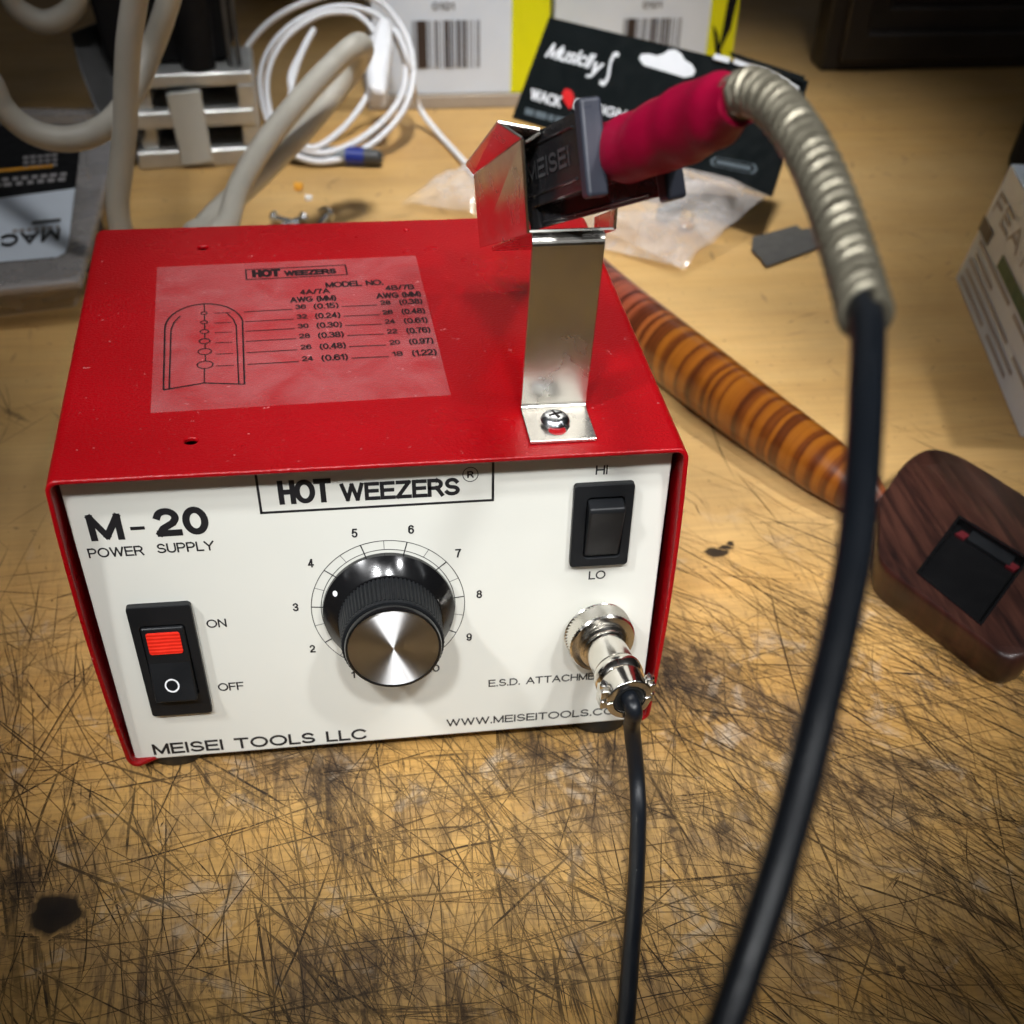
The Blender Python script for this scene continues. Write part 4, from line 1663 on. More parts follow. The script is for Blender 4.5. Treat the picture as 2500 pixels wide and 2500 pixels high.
for z, k in ((.0005, .955), (.0020, .975), (.0055, .992), (.0088, 1.0), (.0110, .996), (.0123, .986), (ZH, .970)):
    lay.append([bm.verts.new((ctr.x + (p.x - ctr.x) * k, ctr.y + (p.y - ctr.y) * k, z)) for p in op])
for a_, b_ in zip(lay[:-1], lay[1:]):
    for i in range(len(op)):
        j = (i + 1) % len(op)
        bm.faces.new((a_[i], a_[j], b_[j], b_[i]))
bm.faces.new(lay[0][::-1])
iv = [bm.verts.new(p) for p in inset]
te = [bm.edges.get((lay[-1][i], lay[-1][(i + 1) % len(op)])) for i in range(len(op))]
ie = [bm.edges.new((iv[i], iv[(i + 1) % 4])) for i in range(4)]
bmesh.ops.triangle_fill(bm, use_beauty=True, edges=te + ie)
lo = [bm.verts.new((p.x, p.y, ZH - .0022)) for p in inset]
for i in range(4):
    j = (i + 1) % 4
    f = bm.faces.new((iv[i], iv[j], lo[j], lo[i]))
    f.material_index = 1
f = bm.faces.new(lo)
f.material_index = 1
bmesh.ops.recalc_face_normals(bm, faces=bm.faces)
head = obj('head', bm, [M['dark_wood'], M['gloss_black']], wt, smooth=True, autosmooth=40)
bm = bmesh.new()
ic = sum(inset, Vector()) / 4
big = [(ic + (p - ic) * 1.07) for p in inset]
add_frame_prism(bm, [(p.x, p.y) for p in big], [(p.x, p.y) for p in inset], lambda x, y: (x, y, ZH - .0006), lambda x, y: (x, y, ZH + .0003))
obj('inset_rim', bm, M['gloss_black'], head, bevel=.0002)
bm = bmesh.new()
e1 = (inset[1] - inset[0])
add_hex(bm, [inset[0] + e1 * .22 + Vector((0, 0, -.0021)), inset[0] + e1 * .86 + Vector((0, 0, -.0021)), inset[0] + e1 * .86 + (inset[3] - inset[0]) * .16 + Vector((0, 0, -.0021)), inset[0] + e1 * .22 + (inset[3] - inset[0]) * .16 + Vector((0, 0, -.0021))],
        [inset[0] + e1 * .22 + Vector((0, 0, -.0012)), inset[0] + e1 * .86 + Vector((0, 0, -.0012)), inset[0] + e1 * .86 + (inset[3] - inset[0]) * .16 + Vector((0, 0, -.0012)), inset[0] + e1 * .22 + (inset[3] - inset[0]) * .16 + Vector((0, 0, -.0012))])
obj('inset_blade', bm, M['black_plastic'], head)
for t_ in (.14, .90):
    bm = bmesh.new()
    c = inset[0] + e1 * t_ + (inset[3] - inset[0]) * .13 + Vector((0, 0, -.002))
    a_, u_, s_ = frame_of(e1)
    add_obox(bm, c, a_, u_, s_, .0036, .0012, .0034)
    obj('inset_peg', bm, M['dark_red'], head)

# ------------------------------------------------------------------ white cartons with bar codes
BARS = [(0, 1), (2, 1), (4, 9), (14, 1), (16, 1), (20, 2), (23, 1), (26, 1), (29, 4), (34, 2), (37, 1), (40, 3), (44, 1), (46, 3), (51, 1), (54, 1), (58, 1), (60, 1)]


def carton(name, xl, xw, xr, y, zb, zt_, label, bc, dz, extra_y=.06):
    e_ = empty(name, ((xl + xr) / 2, y + extra_y / 2, 0), label, 'carton', 'white and yellow cartons behind the red box')
    bm = bmesh.new()
    add_box(bm, (xl, y, zb), (xr, y + extra_y, zt_))
    body = obj('carton_body', bm, M['carton'], e_, bevel=.0006)
    bm = bmesh.new()
    add_box(bm, (xw, y - .0004, zb + .0003), (xr + .0004, y + extra_y * .98, zt_ - .0003))
    obj('yellow_band', bm, M['yellow'], e_)
    bm = bmesh.new()
    fn = lambda x, z: (x, y - .0005, z)
    x0, x1, z0, z1 = bc
    for s_, w_ in BARS:
        a_ = x0 + (x1 - x0) * s_ / 62
        b_ = x0 + (x1 - x0) * (s_ + w_) / 62
        add_poly(bm, [fn(a_, z0), fn(b_, z0), fn(b_, z1), fn(a_, z1)])
    add_text(bm, '0101', fn, x0 + .3 * (x1 - x0), x0 + .62 * (x1 - x0), z1 + .005, z1 + .0085, .0)
    obj('bar_code', bm, M['brown_print'], e_)
    return e_


carton('barcode_carton', .0310, .1102, .1315, .563, .0072, .16, 'white carton with a bar code and yellow edge, left of the black card', (.0535, .0925, .0205, .0435), 0)
c2 = carton('barcode_carton', .1412, .2364, .2530, .602, .0, .16, 'white carton with a bar code and yellow edge, half hidden behind the black card', (.1835, .2195, .008, .0335), 0)
bm = bmesh.new()
fn = lambda x, z: (x, .6010, z)
for q in ([(.2465, .05), (.2528, .05), (.2500, .028), (.2440, .014)], [(.2385, .030), (.2418, .026), (.2500, .004), (.2455, .004)]):
    add_poly(bm, [fn(*p) for p in q])
obj('black_graphic', bm, M['black_matte'], c2)
bm = bmesh.new()
add_box(bm, (.026, .561, 0), (.1175, .63, .0070))  # low grey-brown slab that raises the left carton
tag(obj('riser_slab', bm, M['riser_grey'], None, bevel=.0008), 'grey brown cardboard slab lying under the left bar code carton', 'riser')

# ------------------------------------------------------------------ black header card with clear bag
CBL, CBR = onz(966, 222, .022), onz(1456, 371, .022)
ax = (CBR - CBL).normalized()
hz = Vector((-ax.y, ax.x, 0))
tilt = radians(52)
up = hz * cos(tilt) + Vector((0, 0, 1)) * sin(tilt)
cn = ax.cross(up).normalized()
if cn.y > 0:
    cn = -cn
pk = empty('hang_card_pack', tuple(onz(1220, 330, 0)), 'black header card with white script and euro hole on a clear plastic bag', 'parts pack')


def cf(u_, v_, lift=.0006):
    return onplane(u_, v_, CBL, cn) + cn * lift


bm = bmesh.new()
cpx = [(1036, 32), (1180, 64), (1345, 104), (1352, 108), (1524, 152), (1456, 370), (1200, 292), (966, 222)]
cpx = [(1036, 32), (1345, 106), (1524, 152), (1456, 370), (966, 222)]
add_hex(bm, [cf(*p, 0) - cn * .0012 for p in cpx], [cf(*p, 0) for p in cpx])
card = obj('header_card', bm, M['card_black'], pk)
# euro hole, lettering
bm = bmesh.new()
eh = []
for (u_, v_) in ((1206, 112), (1210, 103), (1224, 102), (1240, 106), (1252, 102), (1262, 95), (1275, 94), (1286, 102), (1293, 114), (1306, 122), (1313, 134), (1308, 144), (1292, 147), (1215, 124)):
    eh.append((u_, v_))
add_poly(bm, [cf(*p, .0004) for p in eh])
obj('hang_hole', bm, M['card_white'], card)


def wide(fn, asp):
    """lets letters on a stretched unit square keep an even stroke"""
    return lambda x, y: fn(x / asp, y)


def quad_map(q, lift=.0005):
    """unit square to a pixel quad (bottom-left, bottom-right, top-right, top-left) on the card"""
    P_ = [cf(*p, lift) for p in q]

    def fn(x, y):
        return (P_[0] * (1 - x) * (1 - y) + P_[1] * x * (1 - y) + P_[2] * x * y + P_[3] * (1 - x) * y)
    return fn


bm = bmesh.new()
fn = quad_map([(1028, 108), (1120, 132), (1126, 104), (1036, 80)])
sk = wide(lambda x, y: fn(x + .10 * y, y), 3.3)
add_text(bm, 'Musicil', sk, 0, 3.0, .0, 1.0, .002)
add_text(bm, 'y', sk, 3.12, 3.75, -.35, .85, .002)
fn2 = quad_map([(1135, 140), (1160, 146), (1166, 104), (1142, 98)])
add_pline(bm, fn2, [(.0, -.35), (.3, -.45), (.55, -.1), (.55, .6), (.75, 1.0), (1.1, 1.0)], .2)
fn3 = quad_map([(1000, 188), (1058, 205), (1062, 183), (1004, 167)])
add_text(bm, 'WACK', wide(fn3, 2.6), 0, 2.6, 0, 1, .004)
fn4 = quad_map([(1082, 205), (1235, 240), (1240, 222), (1087, 187)])
add_text(bm, 'DESIGN CO', wide(fn4, 8), 0, 8, 0, 1, .004)
obj('card_lettering', bm, M['card_white'], card)
bm = bmesh.new()
fn5 = quad_map([(990, 216), (1072, 238), (1075, 226), (993, 204)])
for a_, b_ in ((0, .2), (.24, .5), (.54, .66), (.7, 1)):
    add_poly(bm, [fn5(a_, 0), fn5(b_, 0), fn5(b_, 1), fn5(a_, 1)])
fn6 = quad_map([(1340, 312), (1425, 330), (1430, 312), (1345, 296)])
obj('small_card_print', bm, M['card_grey'], card)
bm = bmesh.new()
add_pline(bm, fn6, [(0, .5), (.08, 0), (.92, 0), (1, .5), (.92, 1), (.08, 1), (0, .5)], .06)
add_poly(bm, [fn6(.12, .3), fn6(.88, .3), fn6(.88, .7), fn6(.12, .7)])
obj('oval_mark', bm, M['card_grey'], card)
bm = bmesh.new()
tear = [(1068, 168), (1079, 172), (1084, 183), (1082, 196), (1076, 208), (1070, 200), (1063, 188), (1062, 176)]
add_poly(bm, [cf(*p, .0006) for p in tear])
obj('red_drop', bm, M['card_red'], card)
# the folded-over strip at the right of the card
bm = bmesh.new()
for k, (q, mi) in enumerate(((((1352, 104), (1380, 112), (1376, 122), (1346, 114)), 0), (((1390, 110), (1450, 132), (1505, 166), (1498, 176), (1440, 146), (1386, 124)), 0), (((1380, 104), (1522, 150), (1520, 160), (1384, 112)), 1), (((1440, 134), (1512, 172), (1506, 184), (1434, 148)), 0))):
    add_hex(bm, [cf(*p, .001 + .0008 * k) for p in q], [cf(*p, .0015 + .0008 * k) for p in q], mi)
obj('folded_edge', bm, [M['card_white'], M['card_black']], card)
# the bag: crinkled film spreading on the bench in front of the card
nrand = random.Random(5)


def sheet(bm, corners, nu, nv, amp, seed):
    r = random.Random(seed)
    ph = [(r.uniform(20, 160), r.uniform(20, 160), r.uniform(0, 6), r.uniform(.3, 1)) for _ in range(9)]
    g = []
    for i in range(nu + 1):
        row = []
        for j in range(nv + 1):
            u_, v_ = i / nu, j / nv
            p = corners[0] * (1 - u_) * (1 - v_) + corners[1] * u_ * (1 - v_) + corners[2] * u_ * v_ + corners[3] * (1 - u_) * v_
            h = sum(w_ * abs(sin(a_ * p.x + b_ * p.y + c_)) for a_, b_, c_, w_ in ph) / 5
            ed = min(1, 6 * min(u_, 1 - u_) + .25) * min(1, 6 * min(v_, 1 - v_) + .25)
            row.append(bm.verts.new(p + Vector((0, 0, amp * h * ed))))
        g.append(row)
    for i in range(nu):
        for j in range(nv):
            bm.faces.new((g[i][j], g[i + 1][j], g[i + 1][j + 1], g[i][j + 1]))


bm = bmesh.new()
sheet(bm, [onz(1000, 330, .012), onz(1120, 440, .006), onz(1290, 512, .004), onz(1450, 372, .020)], 22, 22, .012, 3)
sheet(bm, [onz(1010, 400, .004), onz(1130, 470, .002), onz(1280, 505, .002), onz(1400, 400, .004)], 16, 16, .004, 7)
sheet(bm, [onz(985, 245, .018), onz(1000, 335, .012), onz(1440, 380, .018), onz(1450, 372, .022)], 14, 14, .006, 4)
bag = obj('clear_bag', bm, M['bag'], pk, smooth=True, autosmooth=70)
bm = bmesh.new()
sheet(bm, [onz(756, 388, .002), onz(905, 412, .003), onz(965, 330, .006), onz(893, 322, .004)], 14, 14, .010, 9)
obj('bag_corner', bm, M['bag'], pk, smooth=True, autosmooth=70)
bm = bmesh.new()
add_lathe(bm, onz(1292, 428, .002), (0.3, .2, 1), [(0, .0035), (.004, .0040), (.007, .003)], 14)
tag(obj('brass_nut', bm, M['brass'], None, smooth=True), 'small brass part inside the clear plastic bag', 'nut')
bm = bmesh.new()
add_obox(bm, onz(1262, 400, .004), Vector((.8, .6, 0)), Vector((0, 0, 1)), Vector((.6, -.8, 0)), .014, .006, .006)
tag(obj('grey_bracket', bm, M['grey_clear'], None, bevel=.001), 'small dark grey part beside the brass one in the clear bag', 'part')

# ------------------------------------------------------------------ right-hand white carton
A_, B_ = onz(1802, 525, 0), onz(1924, 826, 0)
Ct = onz(1907, 308, .058)
upv = Ct - A_
Dt = B_ + upv
out_ = Vector((A_.y - B_.y, -(A_.x - B_.x), 0)).normalized() * .11
rb = empty('text_carton', tuple((A_ + B_) / 2 + out_ * .5), 'white carton with dark green stripe and grey text at the right edge', 'carton')
bm = bmesh.new()
add_hex(bm, [A_, B_, B_ + out_, A_ + out_], [Ct, Dt, Dt + out_, Ct + out_])
obj('carton_body', bm, M['carton'], rb, bevel=.0008)
nn = (B_ - A_).cross(upv).normalized()
if nn.x > 0:
    nn = -nn


def rf(x, y, lift=.0004):
    return A_ + (B_ - A_) * x + upv * y + nn * lift


bm = bmesh.new()
add_text(bm, 'FEATURES', wide(rf, 2.5), .10, 2.38, .66, .82, .008)
for k, (x0, x1, y0_) in enumerate(((.06, .5, .40), (.08, .33, .31), (.05, .62, .23), (.06, .75, .15), (.05, .4, .07), (.46, .72, .075), (.56, .9, .40), (.7, .95, .23))):
    add_poly(bm, [rf(x0, y0_), rf(x1, y0_), rf(x1, y0_ + .035), rf(x0, y0_ + .035)])
obj('grey_text', bm, M['grey_print'], rb)
bm = bmesh.new()
add_poly(bm, [rf(.0, .46), rf(.135, .46), rf(.135, .575), rf(.0, .575)])
obj('brown_label', bm, M['brown_print'], rb)
bm = bmesh.new()
add_poly(bm, [rf(.28, .465), rf(.98, .465), rf(.98, .57), rf(.28, .57)])
obj('green_stripe', bm, M['green'], rb)
bm = bmesh.new()
p = onz(1925, 330, 0)
add_hex(bm, [onz(1888, 330, 0), onz(1990, 380, 0), onz(2060, 300, 0), onz(1960, 235, 0)], [onz(1888, 330, 0) + Vector((.006, 0, .05)), onz(1990, 380, 0) + Vector((0, 0, .05)), onz(2060, 300, 0) + Vector((0, 0, .05)), onz(1960, 235, 0) + Vector((.006, 0, .05))])
tag(obj('black_case', bm, M['black_matte'], None, bevel=.008, seg=4), 'black rounded case standing behind the text carton at the right edge', 'case')

# ------------------------------------------------------------------ dark frame, back right
fr = empty('picture_frame', (.40, .62, 0), 'black wooden picture frame standing at the back right', 'picture frame')
X0, X1, Y_, Hf, mw = .3165, .62, .616, .30, .040
bm = bmesh.new()
fn0 = lambda x, z: (x, Y_ + .022, z)
fn1 = lambda x, z: (x, Y_, z)
o = [(X0, .0), (X1, .0), (X1, Hf), (X0, Hf)]
i = [(X0 + mw, .034), (X1 - mw, .034), (X1 - mw, Hf - .034), (X0 + mw, Hf - .034)]
add_frame_prism(bm, o, i, fn0, fn1)
o2 = [(X0 + .010, .006), (X1 - .010, .006), (X1 - .010, Hf - .006), (X0 + .010, Hf - .006)]
i2 = [(X0 + .026, .022), (X1 - .026, .022), (X1 - .026, Hf - .022), (X0 + .026, Hf - .022)]
add_frame_prism(bm, o2, i2, fn1, lambda x, z: (x, Y_ - .006, z))
obj('moulding', bm, M['frame'], fr, bevel=.002, seg=3)
bm = bmesh.new()
add_box(bm, (X0 + .035, Y_ + .012, .030), (X1 - .035, Y_ + .018, Hf - .030))
obj('picture', bm, M['picture'], fr)

# ------------------------------------------------------------------ grey tape scrap, pen, small hardware
bm = bmesh.new()
tp = [(1420, 447), (1462, 436), (1503, 424), (1512, 432), (1548, 428), (1556, 462), (1520, 476), (1446, 503), (1434, 486), (1418, 472)]
add_hex(bm, [onz(u_, v_, .0003) for u_, v_ in tp], [onz(u_, v_, .0016) for u_, v_ in tp])
tag(obj('tape_scrap', bm, M['tape'], None), 'ragged grey scrap of tape lying right of the clear bag', 'tape')

pe = empty('pen', tuple(onz(660, 297, 0)), 'smoky grey pen with blue band lying under the white cord coil', 'pen')
pa, pb = onz(590, 291, .0045), onz(722, 298, .0045)
pd = pb - pa
bm = bmesh.new()
add_lathe(bm, pa - pd * .9, pd, [(0, .003), (.002, .004), (pd.length * 1.6, .0042)], 20)
obj('barrel', bm, M['grey_clear'], pe, smooth=True)
bm = bmesh.new()
add_lathe(bm, pa + pd * .48, pd, [(0, .0044), (pd.length * .26, .0044)], 20)
obj('blue_band', bm, M['blue'], pe, smooth=True)
bm = bmesh.new()
add_lathe(bm, pa + pd * .74, pd, [(0, .0041), (pd.length * .2, .004), (pd.length * .26, .0022)], 20)
obj('pen_end', bm, M['dark_steel'], pe, smooth=True)


def screw(u_, v_, ang, label, s_=1.0):
    e_ = empty('loose_screw', tuple(onz(u_, v_, 0)), label, 'screw', 'loose screws behind the red box')
    p_ = onz(u_, v_, .0032 * s_)
    d_ = Vector((cos(ang), sin(ang), .05))
    bm = bmesh.new()
    add_lathe(bm, p_, d_, [(-.0012, .0008), (-.001, .0026 * s_), (0, .0032 * s_), (.0012, .0028 * s_), (.0013, .0012)], 18)
    obj('head', bm, M['zinc'], e_, smooth=True)
    bm = bmesh.new()
    add_lathe(bm, p_ - d_ * .001, -d_, [(0, .0015), (.010, .0014), (.013, .0003)], 12, rfun=lambda t, k: 1)
    obj('shank', bm, M['zinc'], e_, smooth=True)


screw(518, 411, 2.6, 'loose steel screw lying leftmost behind the red box')
screw(572, 412, 0.6, 'loose steel screw lying in the middle behind the red box', .9)
screw(616, 407, 1.2, 'brightest loose screw, rightmost behind the red box', 1.35)
for (u_, v_, m_, s_, lb) in ((563, 352, 'orange', .0028, 'small orange crumb on the bench behind the red box'), (582, 373, 'white_mark', .0022, 'small white crumb on the bench behind the red box')):
    bm = bmesh.new()
    bmesh.ops.create_icosphere(bm, subdivisions=1, radius=s_, matrix=Matrix.Translation(onz(u_, v_, s_ * .5)))
    for vv in bm.verts:
        vv.co.z = max(.0002, vv.co.z * nrand.uniform(.6, 1.2))
    tag(obj('crumb', bm, M[m_], None), lb, 'crumb')

# ------------------------------------------------------------------ cords at the back
def cord(name, pts, r, m_, label, cat='cord', group=None, n=8):
    bm = bmesh.new()
    add_tube(bm, catmull(pts, n), r, 14)
    return tag(obj(name, bm, M[m_], None, smooth=True), label, cat, group)


def run_on(p, v):
    """points that carry a cord on from p along v, out of the picture"""
    v = Vector(v)
    return [p + v * f for f in (.05, .12, .25, .5, 1.0)]


GB = 'thick beige cords behind the red box'
Yc = .285
cord('thick_cord', run_on(ony(262, -60, Yc), (.02, .06, .34))[::-1] + [ony(262, -60, Yc), ony(254, 0, Yc), ony(243, 80, Yc), ony(238, 160, Yc), ony(236, 240, Yc), ony(228, 320, Yc), ony(222, 380, Yc), ony(228, 430, Yc), ony(240, 490, Yc), Vector((-.060, .26, .030)), Vector((-.03, .24, .006)), Vector((.03, .25, .005))], .0047, 'beige_cord',
     'thick beige cord hanging straight down behind the left end of the red box', 'cord', GB)
cord('thick_cord', run_on(ony(-60, 110, .30), (-.16, .06, .30))[::-1] + [ony(-60, 110, .30), ony(-20, 150, .30), ony(8, 205, .30), ony(55, 246, .30), ony(110, 262, .30), ony(165, 256, .30), ony(215, 225, .31), ony(255, 165, .33), ony(285, 95, .34), ony(312, 20, .34), ony(330, -60, .34)] + run_on(ony(330, -60, .34), (.06, .06, .34)), .0046, 'beige_cord',
     'thick beige cord sagging in a wide loop at the left edge', 'cord', GB)
cord('thick_cord', [Vector((-.01, .185, .005)), Vector((-.045, .225, .012)), ony(405, 470, .27), ony(430, 420, .285), ony(452, 350, .31), ony(500, 270, .335), ony(560, 195, .355), ony(620, 130, .37), ony(668, 88, .375), ony(686, 92, .385), ony(668, 128, .395), ony(620, 190, .39), ony(560, 260, .37), ony(490, 330, .34), ony(425, 388, .305), ony(385, 430, .285), ony(360, 470, .27), Vector((-.058, .23, .012)), Vector((-.03, .175, .005))], .0047, 'beige_cord',
     'thick beige cord doubled back on itself across the white coil', 'cord', GB)
cord('thick_cord', run_on(ony(10, -60, .50), (-.05, .05, .40))[::-1] + [ony(10, -60, .50), ony(22, 0, .50), ony(48, 28, .50), ony(85, 42, .50), ony(122, 30, .50), ony(148, 0, .50), ony(160, -60, .50)] + run_on(ony(160, -60, .50), (.05, .05, .40)), .0052, 'beige_cord',
     'dim beige cord loop in the top left corner', 'cord', GB)

# white coil
P0c = onz(600, 303, .0026)
Ptop = ony(650, 0, .551)
Nc = (Vector((1, 0, 0))).cross(Ptop - P0c).normalized()


def oncoil(u_, v_, lift=0.0):
    return onplane(u_, v_, P0c, Nc) + Vector((0, -1, .4)).normalized() * lift


wc = empty('charger_cord', tuple(onz(620, 290, 0)), 'thin white cord coiled with its white plug, leaning on the bar code carton', 'charger cord')
path_px = [(448, 135), (470, 85), (515, 38), (580, 4), (650, -10), (720, 8), (768, 75), (779, 150), (757, 215), (702, 272), (632, 303), (575, 301), (528, 268), (498, 205), (493, 135), (522, 76),
           (580, 32), (650, 15), (716, 36), (756, 98), (763, 160), (735, 216), (676, 266), (612, 290), (556, 276), (520, 236), (505, 180), (512, 122), (545, 70), (605, 32), (668, 30), (706, 66),
           (714, 115), (698, 172), (655, 236), (596, 280), (560, 262), (548, 200), (560, 130), (592, 60), (570, 100), (548, 150), (560, 182), (600, 188), (650, 150), (690, 90), (738, 60), (768, 120)]
pts = [oncoil(u_, min(303, v_), .0015 + .00016 * k) for k, (u_, v_) in enumerate(path_px)]
pts += [onz(790, 200, .012), onz(830, 255, .003), onz(875, 305, .0025), onz(905, 345, .0025), onz(950, 400, .0025)]
bm = bmesh.new()
add_tube(bm, catmull(pts, 8), .0015, 10)
obj('coil', bm, M['white_cord'], wc, smooth=True)
bm = bmesh.new()
q = [oncoil(u_, v_, .004) for u_, v_ in ((694, 205), (690, 150), (712, 70), (738, 68), (740, 120), (728, 215))]
add_hex(bm, q, [p_ + Nc * (.014 if Nc.y < 0 else -.014) for p_ in q])
obj('adapter', bm, M['white_cord'], wc, bevel=.004, seg=4)

# ------------------------------------------------------------------ aluminium stand with black device, back left
als = empty('metal_stand', (-.07, .50, 0), 'tiered aluminium stand with a pale centre strap, back left', 'stand')
ys = .476


def xat(u_, v_):
    return ony(u_, v_, ys).x


tiers = ((-.1000, -.0385, .0000, .0085, 0), (-.0975, -.0362, .0185, .0262, .001), (-.0945, -.0350, .0362, .0425, .003))
for k, (x0, x1, z0, z1, dy) in enumerate(tiers):
    bm = bmesh.new()
    add_hex(bm, [Vector((x0, ys + dy, z0)), Vector((x1, ys + dy + .004, z0)), Vector((x1, ys + .05, z0)), Vector((x0, ys + .05, z0))], [Vector((x0, ys + dy, z1)), Vector((x1, ys + dy + .004, z1)), Vector((x1, ys + .05, z1)), Vector((x0, ys + .05, z1))])
    obj('tier', bm, M['aluminium'], als, bevel=.0015, seg=3)
for x in (-.0970, -.0440):
    bm = bmesh.new()
    add_box(bm, (x, ys + .006, .008), (x + .009, ys + .045, .037))
    obj('side_post', bm, M['aluminium'], als, bevel=.001)
bm = bmesh.new()
add_box(bm, (-.092, ys + .044, .006), (-.044, ys + .049, .037))
obj('back_plate', bm, M['dark_steel'], als)
bm = bmesh.new()
sp_ = [ony(313, 178, ys - .001), ony(378, 170, ys - .001), ony(402, 306, ys - .001), ony(345, 314, ys - .001)]
add_hex(bm, sp_, [p_ + Vector((0, .003, 0)) for p_ in sp_])
obj('centre_strap', bm, M['grey_plastic'], als, bevel=.0006)
bm = bmesh.new()
ap = [(132, 60), (182, 40), (236, 68), (262, 130), (272, 190), (286, 215), (270, 252), (222, 262), (180, 205), (150, 130)]
add_hex(bm, [onplane(u_, v_, (-.12, .48, .03), Vector((.35, -.6, .72)).normalized()) for u_, v_ in ap], [onplane(u_, v_, (-.12, .48, .03), Vector((.35, -.6, .72)).normalized()) - Vector((.0, -.006, .006)) for u_, v_ in ap])
obj('side_arm', bm, M['dark_steel'], als, bevel=.001)

bd = empty('black_device', (-.07, .51, .0425), 'black device standing on the aluminium stand, back left', 'device')
bm = bmesh.new()
add_hex(bm, [Vector((-.108, .492, .0428)), Vector((-.047, .497, .0428)), Vector((-.044, .53, .0428)), Vector((-.108, .53, .0428))], [Vector((-.118, .495, .14)), Vector((-.04, .495, .14)), Vector((-.04, .53, .14)), Vector((-.118, .53, .14))])
obj('body', bm, M['black_matte'], bd, bevel=.004, seg=3)
bm = bmesh.new()
add_lathe(bm, (-.062, .490, .0430), (0, 0, 1), [(0, .0085), (.03, .0095), (.10, .0095)], 24)
obj('grip_post', bm, M['black_matte'], bd, smooth=True)
bm = bmesh.new()
for x in (-.047, -.0425):
    add_box(bm, (x, .4905, .043), (x + .0022, .4935, .14))
obj('trim', bm, M['dark_steel'], bd)

# dark things at the back edge
bm = bmesh.new()
add_box(bm, (-.045, .815, 0), (.045, .90, .09))
tag(obj('black_box', bm, M['black_matte'], None, bevel=.004), 'black box far back behind the white cord coil', 'box')
bm = bmesh.new()
add_box(bm, (-.36, .74, 0), (-.245, .90, .10))
tag(obj('dark_box', bm, M['frame'], None, bevel=.004), 'dark brown box far back beyond the top left cord loop', 'box')

# ------------------------------------------------------------------ clear case with label, left edge
zc = .020
cc = empty('clear_case', tuple(onz(60, 480, 0)), 'clear plastic case with a black and white label at the left edge', 'plastic case')
bf = [onz(-140, 618, 0), onz(146, 580, 0), onz(238, 262, 0), onz(-60, 262, 0)]
bt = [onz(-140, 560, zc), onz(152, 531, zc), onz(238, 205, zc), onz(-60, 205, zc)]
bm = bmesh.new()
add_hex(bm, bf, bt)
obj('shell', bm, M['clear_box'], cc, bevel=.002, seg=3)
bm = bmesh.new()
rim = [onz(-146, 566, zc - .004), onz(155, 537, zc - .004), onz(242, 205, zc - .004), onz(-66, 205, zc - .004)]
cr = sum(rim, Vector()) / 4
inn = [cr + (p_ - cr) * .94 for p_ in rim]
add_frame_prism(bm, [(p_.x, p_.y) for p_ in rim], [(p_.x, p_.y) for p_ in inn], lambda x, y: (x, y, zc - .0055), lambda x, y: (x, y, zc - .0035))
obj('rim', bm, M['clear_box'], cc, bevel=.0006)
bm = bmesh.new()
cb_ = sum(bf, Vector()) / 4
for k in range(26):
    u_, v_ = nrand.uniform(.08, .92), nrand.uniform(.12, .92)
    p_ = bf[0] * (1 - u_) * (1 - v_) + bf[1] * u_ * (1 - v_) + bf[2] * u_ * v_ + bf[3] * (1 - u_) * v_
    a_, b_, c_ = frame_of(Vector((cos(k * 1.7), sin(k * 1.7), 0)))
    add_obox(bm, p_ + Vector((0, 0, .006)), a_, b_, c_, nrand.uniform(.02, .05), .008, nrand.uniform(.008, .02))
o_ = obj('stored_tools', bm, M['dark_blue'], cc, bevel=.001)
o_['kind'] = 'stuff'


def lf(u_, v_, dz=.0006):
    return onz(u_, v_, zc + dz)


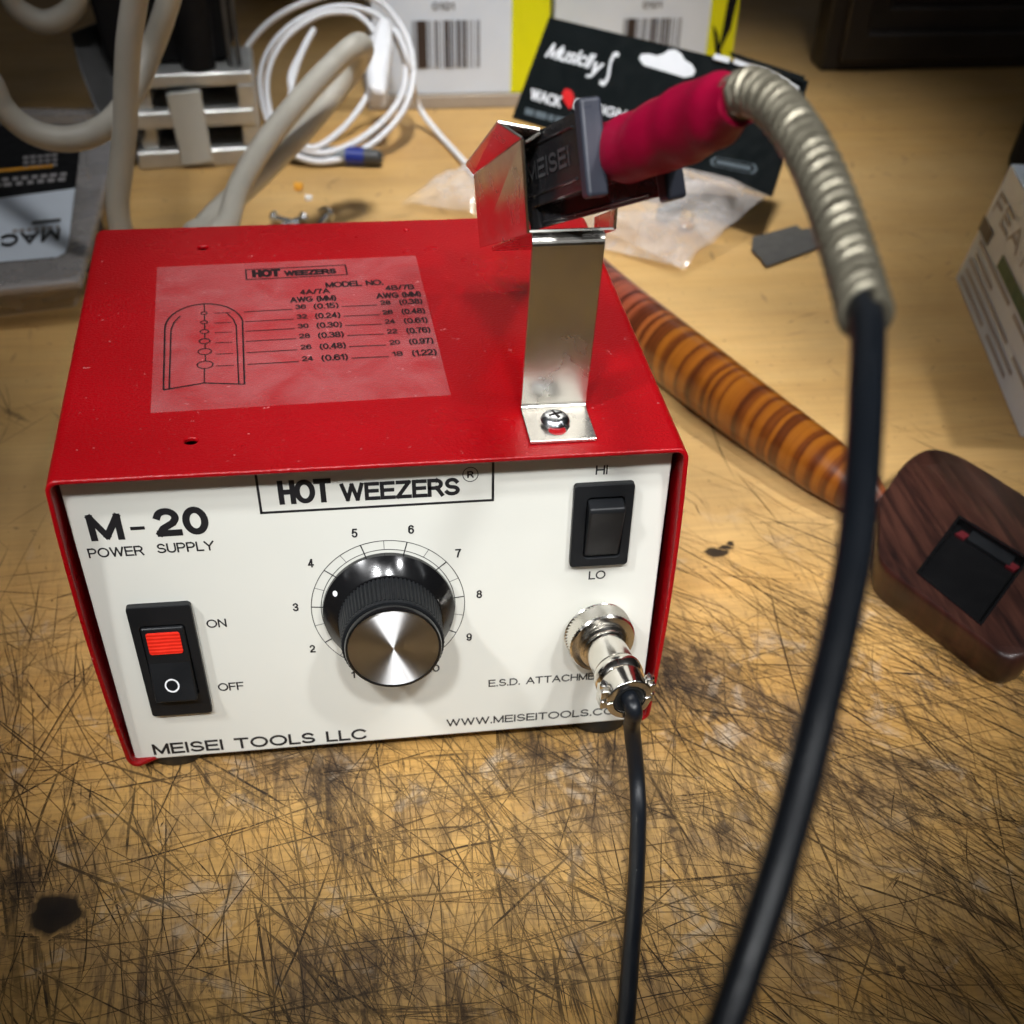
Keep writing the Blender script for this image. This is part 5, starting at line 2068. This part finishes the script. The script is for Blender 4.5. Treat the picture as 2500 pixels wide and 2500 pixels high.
bm = bmesh.new()
add_hex(bm, [lf(*p_, .0003) for p_ in ((-60, 500), (108, 485), (122, 478), (129, 462), (142, 355), (-60, 382))], [lf(*p_, .0007) for p_ in ((-60, 500), (108, 485), (122, 478), (129, 462), (142, 355), (-60, 382))])
lab = obj('white_label', bm, M['carton'], cc)
bm = bmesh.new()
add_hex(bm, [lf(*p_, .0003) for p_ in ((-60, 382), (142, 355), (152, 262), (160, 235), (-60, 235))], [lf(*p_, .0007) for p_ in ((-60, 382), (142, 355), (152, 262), (160, 235), (-60, 235))])
obj('black_label', bm, M['black_matte'], cc)


def lq(q_, dz=.0010):
    P_ = [lf(*p_, dz) for p_ in q_]
    return lambda x, y: P_[0] * (1 - x) * (1 - y) + P_[1] * x * (1 - y) + P_[2] * x * y + P_[3] * (1 - x) * y


bm = bmesh.new()
# upside down: its first letter is at the right
fq = lq([(114, 430), (-44, 448), (-42, 472), (111, 453)])
add_text(bm, 'MACO', wide(fq, 6.5), 0, 6.5, 0, 1, .03)
fb = lq([(115, 412), (60, 418), (60, 424), (114, 418)])
add_poly(bm, [fb(0, 0), fb(1, 0), fb(1, 1), fb(0, 1)])
obj('label_lettering', bm, M['print'], cc)
for (q_, n_) in (([(126, 325), (-40, 340), (-40, 346), (125, 331)], 9), ([(124, 334), (-40, 350), (-40, 356), (123, 341)], 8), ([(108, 290), (40, 296), (40, 300), (108, 294)], 5), ([(108, 299), (40, 305), (40, 309), (108, 303)], 5), ([(108, 308), (40, 314), (40, 318), (108, 312)], 5),
                 ([(112, 425), (20, 433), (20, 440), (112, 432)], 7)):
    bm = bmesh.new()
    fb = lq(q_)
    x = 0
    for k in range(n_):
        w_ = nrand.uniform(.6, 1.0) / n_ * .85
        add_poly(bm, [fb(x, 0), fb(x + w_, 0), fb(x + w_, 1), fb(x, 1)])
        x += 1 / n_
    obj('small_label_print', bm, M['grey_print'], cc)
bm = bmesh.new()
fb = lq([(100, 310), (-40, 323), (-40, 328), (100, 315)])
add_poly(bm, [fb(0, 0), fb(1, 0), fb(1, 1), fb(0, 1)])
obj('orange_line', bm, M['orange'], cc)
